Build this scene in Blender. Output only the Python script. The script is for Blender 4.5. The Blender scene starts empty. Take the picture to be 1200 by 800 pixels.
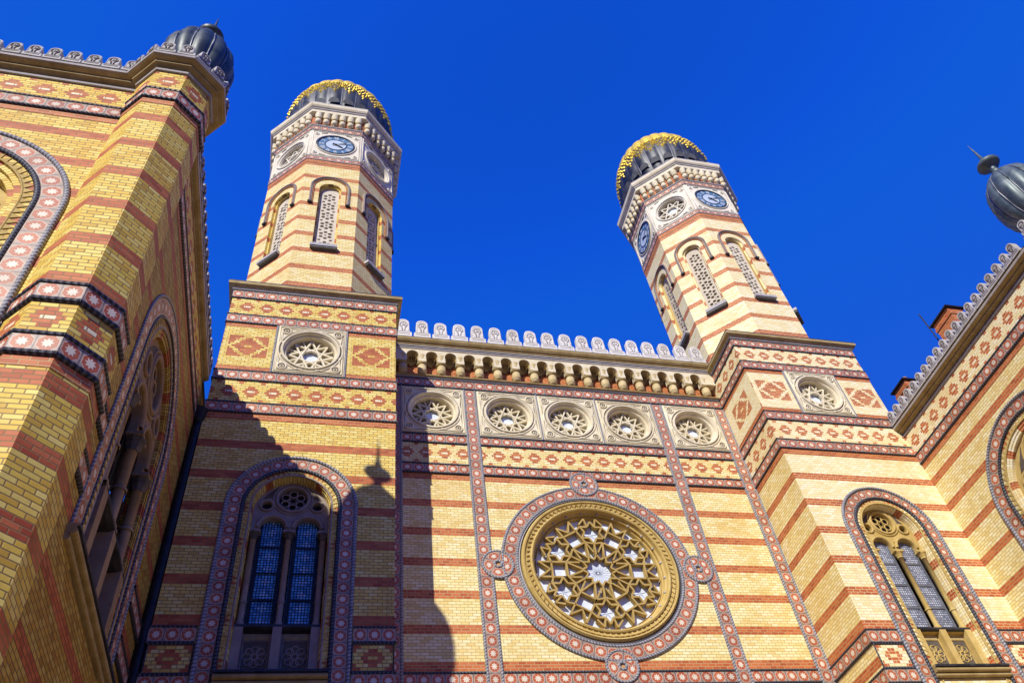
import bpy, math, random
from mathutils import Vector, Matrix
from mathutils.geometry import tessellate_polygon
random.seed(7)
PI = math.pi; T8 = math.tan(PI/8)
scene = bpy.context.scene
COL = scene.collection

# ------------------------------------------------------------------ node expressions
class NT:
    def __init__(s, tree): s.t = tree
    def new(s, ty, **kw):
        n = s.t.nodes.new(ty)
        for k, v in kw.items(): setattr(n, k, v)
        return n
class E:
    def __init__(s, nt, sock): s.nt, s.s = nt, sock
    def _op(s, op, *a, clamp=False):
        n = s.nt.new('ShaderNodeMath', operation=op); n.use_clamp = clamp
        for i, x in enumerate((s,)+a):
            if isinstance(x, E): s.nt.t.links.new(x.s, n.inputs[i])
            else: n.inputs[i].default_value = x
        return E(s.nt, n.outputs[0])
    def _c(s, v):
        if isinstance(v, E): return v
        n = s.nt.new('ShaderNodeValue'); n.outputs[0].default_value = v; return E(s.nt, n.outputs[0])
    def __add__(s, o): return s._op('ADD', o)
    __radd__ = __add__
    def __sub__(s, o): return s._op('SUBTRACT', o)
    def __rsub__(s, o): return s._c(o)._op('SUBTRACT', s)
    def __mul__(s, o): return s._op('MULTIPLY', o)
    __rmul__ = __mul__
    def __truediv__(s, o): return s._op('DIVIDE', o)
    def __lt__(s, o): return s._op('LESS_THAN', o)
    def __gt__(s, o): return s._op('GREATER_THAN', o)
    def abs(s): return s._op('ABSOLUTE')
    def floor(s): return s._op('FLOOR')
    def fract(s): return s._op('FRACT')
    def mod(s, m): return s._op('FLOORED_MODULO', m)
    def min(s, o): return s._op('MINIMUM', o)
    def max(s, o): return s._op('MAXIMUM', o)
    def sin(s): return s._op('SINE')
    def cos(s): return s._op('COSINE')
    def sqrt(s): return s._op('SQRT')
    def atan2(s, o): return s._op('ARCTAN2', o)
    def clamp(s): return s._op('ADD', 0.0, clamp=True)
    def step(s, a, b):      # smooth 0..1
        n = s.nt.new('ShaderNodeMapRange', interpolation_type='SMOOTHSTEP')
        s.nt.t.links.new(s.s, n.inputs[0]); n.inputs[1].default_value = a; n.inputs[2].default_value = b
        return E(s.nt, n.outputs[0])

class Mat:
    def __init__(s, name, rough=0.75, metal=0.0, spec=0.3):
        s.m = bpy.data.materials.new(name); s.m.use_nodes = True
        s.t = s.m.node_tree; s.nt = NT(s.t)
        s.b = s.t.nodes['Principled BSDF']
        s.b.inputs['Roughness'].default_value = rough
        s.b.inputs['Metallic'].default_value = metal
        s.b.inputs['Specular IOR Level'].default_value = spec
    def uv(s):
        n = s.nt.new('ShaderNodeUVMap'); n.uv_map = 'UVMap'
        x = s.nt.new('ShaderNodeSeparateXYZ'); s.t.links.new(n.outputs[0], x.inputs[0])
        s.uvs = n.outputs[0]
        return E(s.nt, x.outputs[0]), E(s.nt, x.outputs[1])
    def pos(s):
        n = s.nt.new('ShaderNodeNewGeometry'); return n.outputs['Position']
    def noise(s, vec, scale, detail=3, rough=.6, dist=0):
        n = s.nt.new('ShaderNodeTexNoise'); n.inputs['Scale'].default_value = scale
        n.inputs['Detail'].default_value = detail; n.inputs['Roughness'].default_value = rough
        n.inputs['Distortion'].default_value = dist
        s.t.links.new(vec, n.inputs['Vector']); return E(s.nt, n.outputs['Fac'])
    def white(s, a, b):
        c = s.nt.new('ShaderNodeCombineXYZ'); s.t.links.new(a.s, c.inputs[0]); s.t.links.new(b.s, c.inputs[1])
        n = s.nt.new('ShaderNodeTexWhiteNoise', noise_dimensions='2D'); s.t.links.new(c.outputs[0], n.inputs['Vector'])
        return E(s.nt, n.outputs['Value'])
    def ramp(s, f, stops, const=False):
        n = s.nt.new('ShaderNodeValToRGB'); s.t.links.new(f.s, n.inputs[0]); r = n.color_ramp
        r.interpolation = 'CONSTANT' if const else 'LINEAR'
        while len(r.elements) < len(stops): r.elements.new(0.5)
        for e, (p, c) in zip(r.elements, stops): e.position = p; e.color = (*c, 1)
        return n.outputs[0]
    def mix(s, f, a, b, mode='MIX'):
        n = s.nt.new('ShaderNodeMix', data_type='RGBA', blend_type=mode)
        if isinstance(f, E): s.t.links.new(f.s, n.inputs[0])
        else: n.inputs[0].default_value = f
        for i, x in ((6, a), (7, b)):
            if isinstance(x, tuple): n.inputs[i].default_value = (*x, 1)
            else: s.t.links.new(x, n.inputs[i])
        return n.outputs[2]
    def color(s, c):
        if isinstance(c, tuple): s.b.inputs['Base Color'].default_value = (*c, 1)
        else: s.t.links.new(c, s.b.inputs['Base Color'])
    def bump(s, h, dist=.01, strength=.5):
        n = s.nt.new('ShaderNodeBump'); n.inputs['Distance'].default_value = dist; n.inputs['Strength'].default_value = strength
        s.t.links.new(h.s, n.inputs['Height']); s.t.links.new(n.outputs[0], s.b.inputs['Normal'])
    def rough(s, e): s.t.links.new(e.s, s.b.inputs['Roughness'])

H = 1/12.0; BL = 0.225; Z0 = 11.41
PAL = dict(
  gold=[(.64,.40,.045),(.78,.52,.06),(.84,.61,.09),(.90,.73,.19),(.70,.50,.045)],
  rust=[(.36,.19,.022),(.50,.29,.032),(.56,.36,.05),(.60,.44,.10),(.42,.26,.022)],  # darkened brick: shade of the left court wall put into the colour
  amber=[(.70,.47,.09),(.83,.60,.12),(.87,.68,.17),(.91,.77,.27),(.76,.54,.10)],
  mid=[(.80,.62,.22),(.88,.73,.29),(.91,.79,.37),(.95,.86,.50),(.82,.65,.22)],
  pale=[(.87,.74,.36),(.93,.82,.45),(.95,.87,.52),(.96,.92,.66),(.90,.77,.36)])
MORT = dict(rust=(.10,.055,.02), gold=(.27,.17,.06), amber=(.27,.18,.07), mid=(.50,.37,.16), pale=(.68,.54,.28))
RED = [(.42,.085,.024),(.55,.135,.038),(.63,.19,.06),(.47,.10,.03)]

def brick_base(M, tone, zoff=0.0, length=None):
    """brick cells from UV in metres: returns u, v, row, colour cell ids, mortar mask, colours"""
    length = length or (BL if tone == 'gold' else .21)
    u, v = M.uv()
    vv = (v - (Z0+zoff))/H
    row = vv.floor()
    uu = u/length + row.mod(2.0)*0.5
    col = uu.floor()
    fu = uu.fract(); fv = vv.fract()
    eu = (fu.min(1.0-fu))*length; ev = (fv.min(1.0-fv))*H
    edge = eu.min(ev)
    brick = edge.step(.004, .011)
    rnd = M.white(row+17.3, col+3.7)
    rnd2 = M.white(row+5.1, col+91.7)
    p = PAL[tone]
    yel = M.ramp(rnd, [(0.0,p[0]),(.2,p[1]),(.5,p[2]),(.8,p[3]),(1.0,p[4])])
    red = M.ramp(rnd2, [(0.0,RED[0]),(.4,RED[1]),(.8,RED[2]),(1.0,RED[3])])
    return u, v, row, col, brick, yel, red, rnd

def finish_brick(M, c, brick, mort=(.34,.25,.15), bump=.45):
    P = M.pos()
    big = M.noise(P, .55, 5, .65, .4)
    c = M.mix((big.step(.45,.72))*.40, c, (.80,.56,.22), 'MULTIPLY')
    fine = M.noise(P, 9, 4, .7)
    c = M.mix(fine.step(.35,.8)*.22, c, (.6,.55,.46), 'MULTIPLY')
    mp = M.nt.new('ShaderNodeMapping'); mp.inputs['Scale'].default_value = (4.5, 4.5, .22)
    M.t.links.new(P, mp.inputs[0])
    streak = M.noise(mp.outputs[0], 1.0, 5, .7)
    c = M.mix(streak.step(.54,.80)*.42, c, (.45,.36,.26), 'MULTIPLY')
    c = M.mix(brick, mort, c)
    M.color(c)
    M.bump(brick*0.8 + fine*.5, .012, bump)

def mat_brick(name, tone, zoff=0.0, bands=True):
    M = Mat(name, .62, 0, .35)
    u, v, row, col, brick, yel, red, rnd = brick_base(M, tone, zoff)
    if bands: c = M.mix(row.mod(12.0) < 2.5, yel, red)
    else: c = red
    finish_brick(M, c, brick, MORT[tone])
    return M.m

def mat_frieze(name, tone, zc, pitch=.575, uoff=0.0):
    """stepped red diamonds on yellow brick, centred on height zc"""
    M = Mat(name, .62, 0, .35)
    u, v, row, col, brick, yel, red, rnd = brick_base(M, tone, zc-Z0-H/2, .23)
    q = pitch/9.0
    ar = row.abs()
    du = (((u-uoff)/q).floor().mod(9.0)-4.0).abs()
    dm = (du + ar*1.25) < 3.6
    ds = ((4.0-du) + (4.6-ar).abs()*1.3) < 1.7
    hole = (du < 1.1)*(ar < .5)
    mask = (dm*(1.0-hole)).max(ds)
    c = M.mix(mask, yel, red)
    c = M.mix(hole, c, (.90,.80,.55))
    finish_brick(M, c, brick, MORT[tone])
    return M.m

def mat_panel(name, tone, zc, kind):
    """square brick panels; UV u is centred on the panel, v is world height"""
    M = Mat(name, .62, 0, .35)
    u, v, row, col, brick, yel, red, rnd = brick_base(M, tone, zc-Z0-H/2, .20)
    q = .05
    vv = row*H
    au = (((u/q).floor()*q)+q/2).abs(); av = vv.abs()
    if kind == 'rhomb':
        dia = (au/.43 + av/.43) < 1.0
        hole = (au < .09)*(av < H*.6)
        tri = ((au + av) > .59)*(au < .53)*(av < .50)
        mask = (dia*(1.0-hole)).max(tri)
        c = M.mix(mask, yel, red)
    elif kind == 'thin':
        dia = (au/.43 + av/.43) < 1.0
        hole = (au < .09)*(av < H*.6)
        tri = ((au + av) > .59)*(au < .53)*(av < .50)
        c = M.mix((dia*(1.0-hole)).max(tri), yel, red)
    else:
        ring = (au/.56 + av/.44) < 1.0
        inner = (au/.26 + av/.26) < 1.0
        hole = (au < .11)*(av < H*.6)
        mask = (1.0-ring).max(inner*(1.0-hole))
        c = M.mix(mask, yel, red)
    finish_brick(M, c, brick, MORT[tone])
    return M.m

def mat_star(name, w, p=.345, fade=0.0):
    """glazed tile with white eight pointed star in a red field"""
    M = Mat(name, .45, 0, .4)
    u, v = M.uv()
    cu = (u/p).floor(); a = (u/p).fract()-.5; b = v/w-.5
    r = (a*a+b*b).sqrt(); th = b.atan2(a)
    f = ((th+PI/8).mod(PI/4)-PI/8).abs()
    x = r*f.cos(); y = r*f.sin()
    star = 1.0-(x*.070+y*.150-.0205).step(-.0015,.0015)
    f2 = ((th).mod(PI/4)-PI/8).abs()
    x2 = r*f2.cos(); y2 = r*f2.sin()
    fld = 1.0-((x2+y2*.53)-.445).step(-.012,.012)
    outl = 1.0-((x2+y2*.53)-.485).step(-.012,.012)
    rnd = M.white(cu+.5, cu*0.0+2.0)
    P = M.pos(); n = M.noise(P, 14, 3, .6)
    red = M.ramp(rnd, [(0,(.40,.095,.035)),(.5,(.52,.14,.05)),(1,(.45,.11,.04))])
    grey = M.mix(n, (.35,.25,.18), (.48,.36,.27))
    ab = a.abs(); bb = b.abs()
    cr = ((ab-.5).abs() < .05)*(bb > .12)
    grey = M.mix(cr*.75, grey, (.20,.17,.17))
    c = M.mix(outl, grey, (.62,.48,.37))
    c = M.mix(fld, c, red)
    c = M.mix(star, c, (.76,.67,.52))
    joint = 1.0-((.5-ab)).step(.006,.02)
    c = M.mix(joint, c, (.16,.11,.09))
    tv = M.white(cu+7.5, (M.noise(P,.05,1)*0.0)+3.0)
    c = M.mix(tv.step(.35,1.0)*.5, c, (.55,.47,.42), 'MULTIPLY')
    sm = M.noise(P, 30, 3, .7)
    c = M.mix(sm.step(.5,.8)*.5, c, (.5,.42,.36), 'MULTIPLY')
    dirt = M.noise(P, 2.3, 4, .6)
    c = M.mix(dirt.step(.5,.8)*.35, c, (.45,.38,.34), 'MULTIPLY')
    M.color(c)
    M.bump(star*.6+fld*.3+n*.15, .012, .5)
    return M.m

def mat_rope(name, dark, light):
    M = Mat(name, .5, 0, .4)
    u, v = M.uv()
    tw = (u/.085 + v*1.0).fract()
    tri = (tw-.5).abs()*2.0
    P = M.pos(); n = M.noise(P, 6, 3)
    c = M.mix(tri.step(.0,.75), light, dark)
    c = M.mix(n.step(.4,.75)*.5, c, (.4,.36,.34), 'MULTIPLY')
    M.color(c); M.bump(1.0-tri, .02, .6)
    return M.m

def mat_stone(name, c1, c2, c3, rough=.8, sc=3.0, bumpd=.006, streak=.5):
    M = Mat(name, rough, 0, .25)
    P = M.pos()
    a = M.noise(P, sc, 6, .65); b = M.noise(P, sc*9, 3, .7)
    c = M.mix(a.step(.3,.7), c1, c2)
    c = M.mix(b.step(.5,.85)*.5, c, c3)
    mp = M.nt.new('ShaderNodeMapping'); mp.inputs['Scale'].default_value = (4, 4, .35)
    M.t.links.new(P, mp.inputs[0])
    s = M.noise(mp.outputs[0], 1.0, 5, .7)
    c = M.mix(s.step(.5,.82)*streak, c, (.34,.28,.2), 'MULTIPLY')
    oi = M.nt.new('ShaderNodeObjectInfo'); orr = E(M.nt, oi.outputs['Random'])
    c = M.mix(orr*.40, c, (.74,.68,.56), 'MULTIPLY')
    M.color(c); M.bump(a*.4+b*.6, bumpd, .6)
    return M.m

def mat_simple(name, c1, c2, rough=.5, metal=0., sc=4., spec=.4, bumpd=.003):
    M = Mat(name, rough, metal, spec)
    P = M.pos(); a = M.noise(P, sc, 5, .65, .5)
    M.color(M.mix(a.step(.3,.72), c1, c2)); M.bump(a, bumpd, .5)
    M.rough(a*.3 + (rough-.12))
    return M.m

def mat_glassgrid(name, base, line, hi, cell, spec_rough=.18):
    M = Mat(name, spec_rough, 0, .6)
    u, v = M.uv()
    cu = (u/cell).floor(); cv = (v/cell).floor()
    fu = (u/cell).fract(); fv = (v/cell).fract()
    ln = fu.min(1.0-fu).min(fv.min(1.0-fv)).step(.10,.22)
    rnd = M.white(cu+.3, cv+.7)
    c = M.mix(rnd, tuple(x*.55 for x in base), tuple(min(1,x*1.45) for x in base))
    gn = M.noise(M.pos(), 1.7, 3, .6)
    c = M.mix(gn.step(.4,.7)*.6, c, (.35,.38,.45), 'MULTIPLY')
    cross = (((cu.mod(5.0)-2.0).abs() + (cv.mod(5.0)-2.0).abs()) < 1.5)
    c = M.mix(cross*.55, c, hi)
    c = M.mix(ln, line, c)
    M.color(c); M.bump(ln+rnd*.3, .01, .5)
    return M.m

def mat_pale(name):
    M = Mat(name, .25, 0, .5)
    u, v = M.uv()
    P = M.pos(); n = M.noise(P, 3.5, 5, .7).step(.3,.7)
    M.color(M.mix(n, (.60,.68,.77), (.82,.88,.94)))
    return M.m

MT = {}
for tone in ('rust', 'gold', 'amber', 'mid', 'pale'):
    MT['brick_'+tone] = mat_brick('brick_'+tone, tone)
    MT['drum_'+tone] = mat_brick('drum_brick_'+tone, tone, 24.55-Z0)
    MT['frieze_low_'+tone] = mat_frieze('frieze_low_'+tone, tone, 18.46)
    MT['frieze_high_'+tone] = mat_frieze('frieze_high_'+tone, tone, 22.14)
    MT['frieze_wing_'+tone] = mat_frieze('frieze_wing_'+tone, tone, 18.09, .575)
    MT['rhomb_'+tone] = mat_panel('rhomb_'+tone, tone, 20.33, 'rhomb')
    MT['thin_'+tone] = mat_panel('thin_'+tone, tone, 20.33, 'thin')
    MT['hexa_'+tone] = mat_panel('hexa_'+tone, tone, 10.66, 'hexa')
    MT['turretpanel_'+tone] = mat_frieze('turretpanel_'+tone, tone, 10.66, .555)
    MT['voussoir_'+tone] = mat_brick('voussoir_'+tone, tone)
MT['redbrick'] = mat_brick('red_brick', 'mid', 0, False)
MT['star'] = mat_star('star_tile', .34)
MT['star_s'] = mat_star('star_tile_small', .30, .30)
MT['star_f'] = mat_star('star_tile_fine', .26, .26)
MT['rope'] = mat_rope('rope_moulding', (.17,.17,.19), (.44,.44,.46))
MT['rope_h'] = mat_rope('hood_moulding', (.16,.13,.12), (.42,.36,.33))
MT['hood'] = mat_stone('hood_stone', (.42,.33,.27), (.52,.42,.35), (.25,.18,.14))
MT['rope_d'] = mat_rope('rope_moulding_dark', (.02,.022,.028), (.11,.11,.13))  # darker rope copy: horizontal runs carry their underside shade in this colour
MT['cream'] = mat_stone('cream_stone', (.74,.66,.46), (.84,.78,.60), (.55,.45,.26))
MT['ivory'] = mat_stone('ivory_stone', (.74,.69,.56), (.85,.81,.70), (.5,.42,.3))
MT['ochre'] = mat_stone('ochre_stone', (.52,.37,.11), (.66,.50,.19), (.32,.21,.06))
MT['honey'] = mat_stone('honey_stone', (.58,.46,.22), (.70,.58,.33), (.28,.19,.09), .8, 5)
MT['shaded_ochre'] = mat_stone('shaded_ochre_stone', (.30,.20,.11), (.40,.28,.16), (.17,.11,.06))  # darkened window stone: shade of the left court put into the colour
MT['bronze'] = mat_stone('dark_ochre_stone', (.42,.29,.085), (.54,.39,.14), (.25,.17,.05))
MT['lattice'] = mat_stone('grey_lattice_stone', (.60,.55,.45), (.72,.66,.56), (.3,.25,.19))
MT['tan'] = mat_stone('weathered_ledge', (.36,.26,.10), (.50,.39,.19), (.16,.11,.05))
MT['shaded_grey'] = mat_stone('shaded_grey_stone', (.30,.25,.235), (.40,.34,.31), (.18,.15,.13))  # left tower's window stone, darkened to carry the shadow it stands in
MT['white'] = mat_stone('white_cast_stone', (.72,.70,.66), (.82,.80,.76), (.38,.36,.34), .8, 5)
MT['grey'] = mat_stone('grey_cast_stone', (.45,.44,.45), (.58,.57,.57), (.2,.2,.2), .8, 5)
MT['deep_shade'] = mat_stone('deep_shade_stone', (.10,.085,.07), (.17,.14,.11), (.05,.045,.04))  # near-black stone: shade of recesses and grooves put into the colour
MT['fillet'] = mat_stone('grey_fillet', (.40,.38,.40), (.52,.50,.50), (.25,.22,.22))
MT['ebony'] = mat_simple('dark_trim_and_shadow', (.012,.013,.018), (.05,.05,.06), .45)  # near-black trim, also painting the shadow lines in moulding grooves
MT['slate'] = mat_simple('dome_metal', (.012,.015,.022), (.075,.082,.10), .45, .3, 1.6, .5, .02)
MT['collar'] = mat_simple('collar_metal', (.07,.075,.085), (.13,.135,.15), .7, 0, 3, .2)
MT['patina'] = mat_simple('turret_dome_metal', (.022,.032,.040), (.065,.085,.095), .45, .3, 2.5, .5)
MT['patina_sunlit'] = mat_simple('sunlit_patina', (.055,.08,.09), (.14,.18,.19), .45, .3, 2.5, .5)  # paler copy of the dome metal: sunlight put into the colour
MT['seam'] = mat_simple('dome_seam', (.15,.16,.18), (.26,.27,.3), .4, .4)
MT['gilt'] = mat_simple('gilding', (.74,.47,.025), (.96,.75,.12), .42, .45, 7, .5, .02)
MT['blue'] = mat_glassgrid('sky_tinted_leaded_glass', (.12,.42,.80), (.005,.01,.03), (.65,.88,1.0), .068)  # blue sky reflection put into the glass colour
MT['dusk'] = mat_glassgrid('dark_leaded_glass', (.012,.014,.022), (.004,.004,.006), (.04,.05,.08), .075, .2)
MT['leaded'] = mat_glassgrid('pale_leaded_glass', (.42,.46,.56), (.09,.10,.14), (.70,.74,.82), .07, .4)
MT['pane'] = mat_pale('sky_tinted_glass')  # bright sky reflection put into the pale glass colour
MT['dark'] = mat_simple('dark_interior', (.01,.01,.012), (.02,.02,.02), .8)
MT['iron'] = mat_simple('iron', (.012,.012,.014), (.03,.03,.03), .5, .4)
MT['clockring'] = mat_simple('clock_ring', (.09,.19,.33), (.13,.25,.40), .3, 0, 6)
MT['clockdisc'] = mat_simple('clock_disc', (.50,.60,.72), (.60,.68,.78), .3, 0, 6)
MT['clocknum'] = mat_simple('clock_numeral', (.75,.80,.86), (.82,.86,.9), .4)
MT['clockrim'] = mat_simple('clock_rim', (.012,.025,.06), (.03,.05,.09), .35)
MT['lead'] = mat_simple('lead_roof', (.10,.105,.11), (.17,.17,.175), .6, .2)
MT['chim'] = mat_brick('chimney_brick', 'mid', 0, False)
MT['paving'] = mat_stone('stone_paving', (.13,.10,.08), (.18,.14,.11), (.09,.07,.055), .85, 1.2, .004, .1)

# ------------------------------------------------------------------ meshes
class MB:
    def __init__(s): s.v=[]; s.f=[]; s.uv=[]; s.mi=[]; s.sm=[]; s.mats=[]
    def mat(s, m):
        if m not in s.mats: s.mats.append(m)
        return s.mats.index(m)
    def face(s, pts, uvs, m, smooth=False):
        i = len(s.v); s.v += [tuple(p) for p in pts]; s.f.append(tuple(range(i, i+len(pts))))
        s.uv.append([tuple(x) for x in uvs]); s.mi.append(s.mat(m)); s.sm.append(smooth)
    def grid(s, P, UV, m, smooth=True, closeu=False, closev=False):
        """P[i][j] points, shared vertices so smooth shading works"""
        n, k = len(P), len(P[0]); b = len(s.v)
        for r in P: s.v += [tuple(p) for p in r]
        for i in range(n-1 if not closeu else n):
            for j in range(k-1 if not closev else k):
                i2, j2 = (i+1) % n, (j+1) % k
                s.f.append((b+i*k+j, b+i2*k+j, b+i2*k+j2, b+i*k+j2))
                s.uv.append([UV(i,j), UV(i+1,j), UV(i+1,j+1), UV(i,j+1)])
                s.mi.append(s.mat(m)); s.sm.append(smooth)
    def box(s, c, sz, m, M=None):
        x, y, z = (a/2 for a in sz); M = M or Matrix()
        V = [M @ Vector((c[0]+a*x, c[1]+b*y, c[2]+d*z)) for a in (-1,1) for b in (-1,1) for d in (-1,1)]
        for q, (a, b) in (((0,1,3,2),(sz[1],sz[2])), ((4,6,7,5),(sz[1],sz[2])), ((0,4,5,1),(sz[0],sz[2])), ((2,3,7,6),(sz[0],sz[2])), ((0,2,6,4),(sz[0],sz[1])), ((1,5,7,3),(sz[0],sz[1]))):
            s.face([V[i] for i in q], [(V[i].x+V[i].y, V[i].z) for i in q], m)
    def lathe(s, c, prof, m, n=24, smooth=True, a0=0, a1=2*PI, squash=None):
        full = abs(a1-a0-2*PI) < 1e-6
        cnt = n if full else n+1
        P = []
        for i in range(cnt):
            a = a0+(a1-a0)*i/n
            P.append([(c[0]+r*math.cos(a), c[1]+r*math.sin(a), c[2]+z) for r, z in prof])
        s.grid(P, lambda i, j: (i/n*2, prof[min(j,len(prof)-1)][1]), m, smooth, full)
    def tube(s, pts, r, m, n=6, closed=False, smooth=True):
        """round bar along 3-D points"""
        pts = [Vector(p) for p in pts]; N = len(pts); P = []; L = [0]
        for i in range(N):
            if closed: t = pts[(i+1) % N]-pts[i-1]
            else: t = pts[min(i+1,N-1)]-pts[max(i-1,0)]
            t.normalize()
            ref = getattr(s, 'ref', Vector((0,0,1)))
            if abs(t.dot(ref)) > .98: ref = Vector((0,1,0)) if abs(t.y) < .9 else Vector((1,0,0))
            a = t.cross(ref).normalized(); b = a.cross(t)
            # widen at mitres
            k = 1.0
            P.append([pts[i]+(a*math.cos(2*PI*j/n)+b*math.sin(2*PI*j/n))*r*k for j in range(n)])
            if i: L.append(L[-1]+(pts[i]-pts[i-1]).length)
        if closed: L.append(L[-1]+(pts[0]-pts[-1]).length)
        s.grid(P, lambda i, j: (L[i], j/n), m, smooth, closed, True)
    def build(s, name, parent=None, off=(0,0,0), **tags):
        me = bpy.data.meshes.new(name); me.from_pydata(s.v, [], s.f)
        for m in s.mats: me.materials.append(MT[m] if isinstance(m, str) else m)
        uvl = me.uv_layers.new(name='UVMap')
        me.polygons.foreach_set('material_index', s.mi)
        me.polygons.foreach_set('use_smooth', s.sm)
        flat = []
        for u in s.uv:
            for a in u: flat += a
        uvl.data.foreach_set('uv', flat)
        me.update()
        o = bpy.data.objects.new(name, me); COL.objects.link(o)
        if parent is not None:
            o.parent = parent
            if parent.type == 'EMPTY' and off == (0,0,0): o.location = -Vector(parent.location)
            else: o.location = off
        for k, v in tags.items(): o[k] = v
        return o

def copy_part(o, parent, loc, rot=0):
    c = o.copy(); COL.objects.link(c); c.parent = parent; c.location = loc; c.rotation_euler = (0,0,rot)
    for ch in list(o.children):
        d = ch.copy(); COL.objects.link(d); d.parent = c
    return c

class Frame:
    """a vertical wall plane: u runs to the right as seen from outside, v is world height, d is outward"""
    def __init__(s, ox, oy, nx, ny):
        s.o = Vector((ox, oy, 0)); s.n = Vector((nx, ny, 0)); s.x = Vector((-ny, nx, 0))
    def p(s, u, v, d=0): return s.o + s.x*u + s.n*d + Vector((0,0,v))

def area(p): return sum(p[i-1][0]*p[i][1]-p[i][0]*p[i-1][1] for i in range(len(p)))
def plate(mb, F, outer, holes, d, m, back=None, side=None, uo=0):
    loops = [[Vector((a,b,0)) for a, b in outer]] + [[Vector((a,b,0)) for a, b in h] for h in holes]
    flat = [p for l in loops for p in l]
    for t in tessellate_polygon(loops):
        q = [flat[i] for i in t]
        mb.face([F.p(a.x, a.y, d) for a in q], [(a.x+uo, a.y) for a in q], m)
    if back is not None:
        for l in loops:
            n = len(l)
            for i in range(n):
                a, b = l[i], l[(i+1) % n]
                mb.face([F.p(a.x,a.y,d), F.p(b.x,b.y,d), F.p(b.x,b.y,back), F.p(a.x,a.y,back)],
                        [(0,a.y),(0,b.y),(d-back,b.y),(d-back,a.y)], side or m)
def rect(u0, u1, v0, v1): return [(u0,v0),(u1,v0),(u1,v1),(u0,v1)]
def circ(cu, cv, r, n=48, a0=0): return [(cu+r*math.cos(a0+2*PI*i/n), cv+r*math.sin(a0+2*PI*i/n)) for i in range(n)]
def arch(cu, r, zs, zb, n=32):
    return [(cu-r,zb)] + [(cu-r*math.cos(PI*i/n), zs+r*math.sin(PI*i/n)) for i in range(n+1)] + [(cu+r,zb)]
def strip2d(mb, F, A, B, d, m, th=.03, closed=False, wv=None, lens=None):
    """band between two matched 2-D polylines A and B; u = length, v = 0..width"""
    n = len(A); L = [0]
    for i in range(1, n+1):
        a0 = ((A[i-1][0]+B[i-1][0])/2, (A[i-1][1]+B[i-1][1])/2); j = i % n
        a1 = ((A[j][0]+B[j][0])/2, (A[j][1]+B[j][1])/2)
        L.append(L[-1]+math.hypot(a1[0]-a0[0], a1[1]-a0[1]))
    w = wv or math.hypot(A[0][0]-B[0][0], A[0][1]-B[0][1])
    sc = 1.0
    for i in range(n if closed else n-1):
        j = (i+1) % n
        mb.face([F.p(*A[i],d), F.p(*A[j],d), F.p(*B[j],d), F.p(*B[i],d)], [(L[i]*sc,w),(L[i+1]*sc,w),(L[i+1]*sc,0),(L[i]*sc,0)], m)
        if th:
            for Q, vv in ((A,w),(B,0)):
                mb.face([F.p(*Q[i],d), F.p(*Q[j],d), F.p(*Q[j],d-th), F.p(*Q[i],d-th)], [(L[i],vv)]*4, m)
def tube2d(mb, F, pts, r, d, m='rope', closed=False, n=6):
    mb.ref = F.n; mb.tube([F.p(a,b,d) for a, b in pts], r, m, n, closed); mb.ref = Vector((0,0,1))
def patch(mb, F, u0, u1, v0, v1, m, d=.006, uo=None):
    c = (u0+u1)/2 if uo is None else uo
    mb.face([F.p(u0,v0,d),F.p(u1,v0,d),F.p(u1,v1,d),F.p(u0,v1,d)], [(u0-c,v0),(u1-c,v0),(u1-c,v1),(u0-c,v1)], m)

def offsets(path, closed=False):
    """mitre vectors of a plan polyline, outward = right hand side of travel"""
    n = len(path); out = []
    def nrm(a, b):
        dx, dy = b[0]-a[0], b[1]-a[1]; l = math.hypot(dx, dy); return (dy/l, -dx/l)
    for i in range(n):
        n1 = nrm(path[i-1], path[i]) if (i or closed) else None
        n2 = nrm(path[i], path[(i+1) % n]) if (i < n-1 or closed) else None
        if n1 is None: out.append(n2); continue
        if n2 is None: out.append(n1); continue
        k = 1+n1[0]*n2[0]+n1[1]*n2[1]; k = max(k, .15)
        out.append(((n1[0]+n2[0])/k, (n1[1]+n2[1])/k))
    return out
def sweep(mb, path, prof, m, closed=False, u0=0, vz=True, smooth=False):
    """prof: list of (outward, z) or (outward, z, material)"""
    off = offsets(path, closed); n = len(path); L = [u0]
    for i in range(1, n+1): L.append(L[-1]+math.hypot(path[i % n][0]-path[i-1][0], path[i % n][1]-path[i-1][1]))
    for i in range(n if closed else n-1):
        j = (i+1) % n
        for k in range(len(prof)-1):
            (o1,z1), (o2,z2) = prof[k][:2], prof[k+1][:2]; mm = prof[k][2] if len(prof[k]) > 2 else m
            pa = lambda q, o, z: (path[q][0]+off[q][0]*o, path[q][1]+off[q][1]*o, z)
            va, vb = (z1, z2) if vz else (0, abs(z2-z1))
            if vz and abs(z2-z1) < 1e-6: vb = z1+(o2-o1)
            mb.face([pa(i,o1,z1), pa(j,o1,z1), pa(j,o2,z2), pa(i,o2,z2)], [(L[i],va),(L[i+1],va),(L[i+1],vb),(L[i],vb)], mm, smooth)
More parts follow.
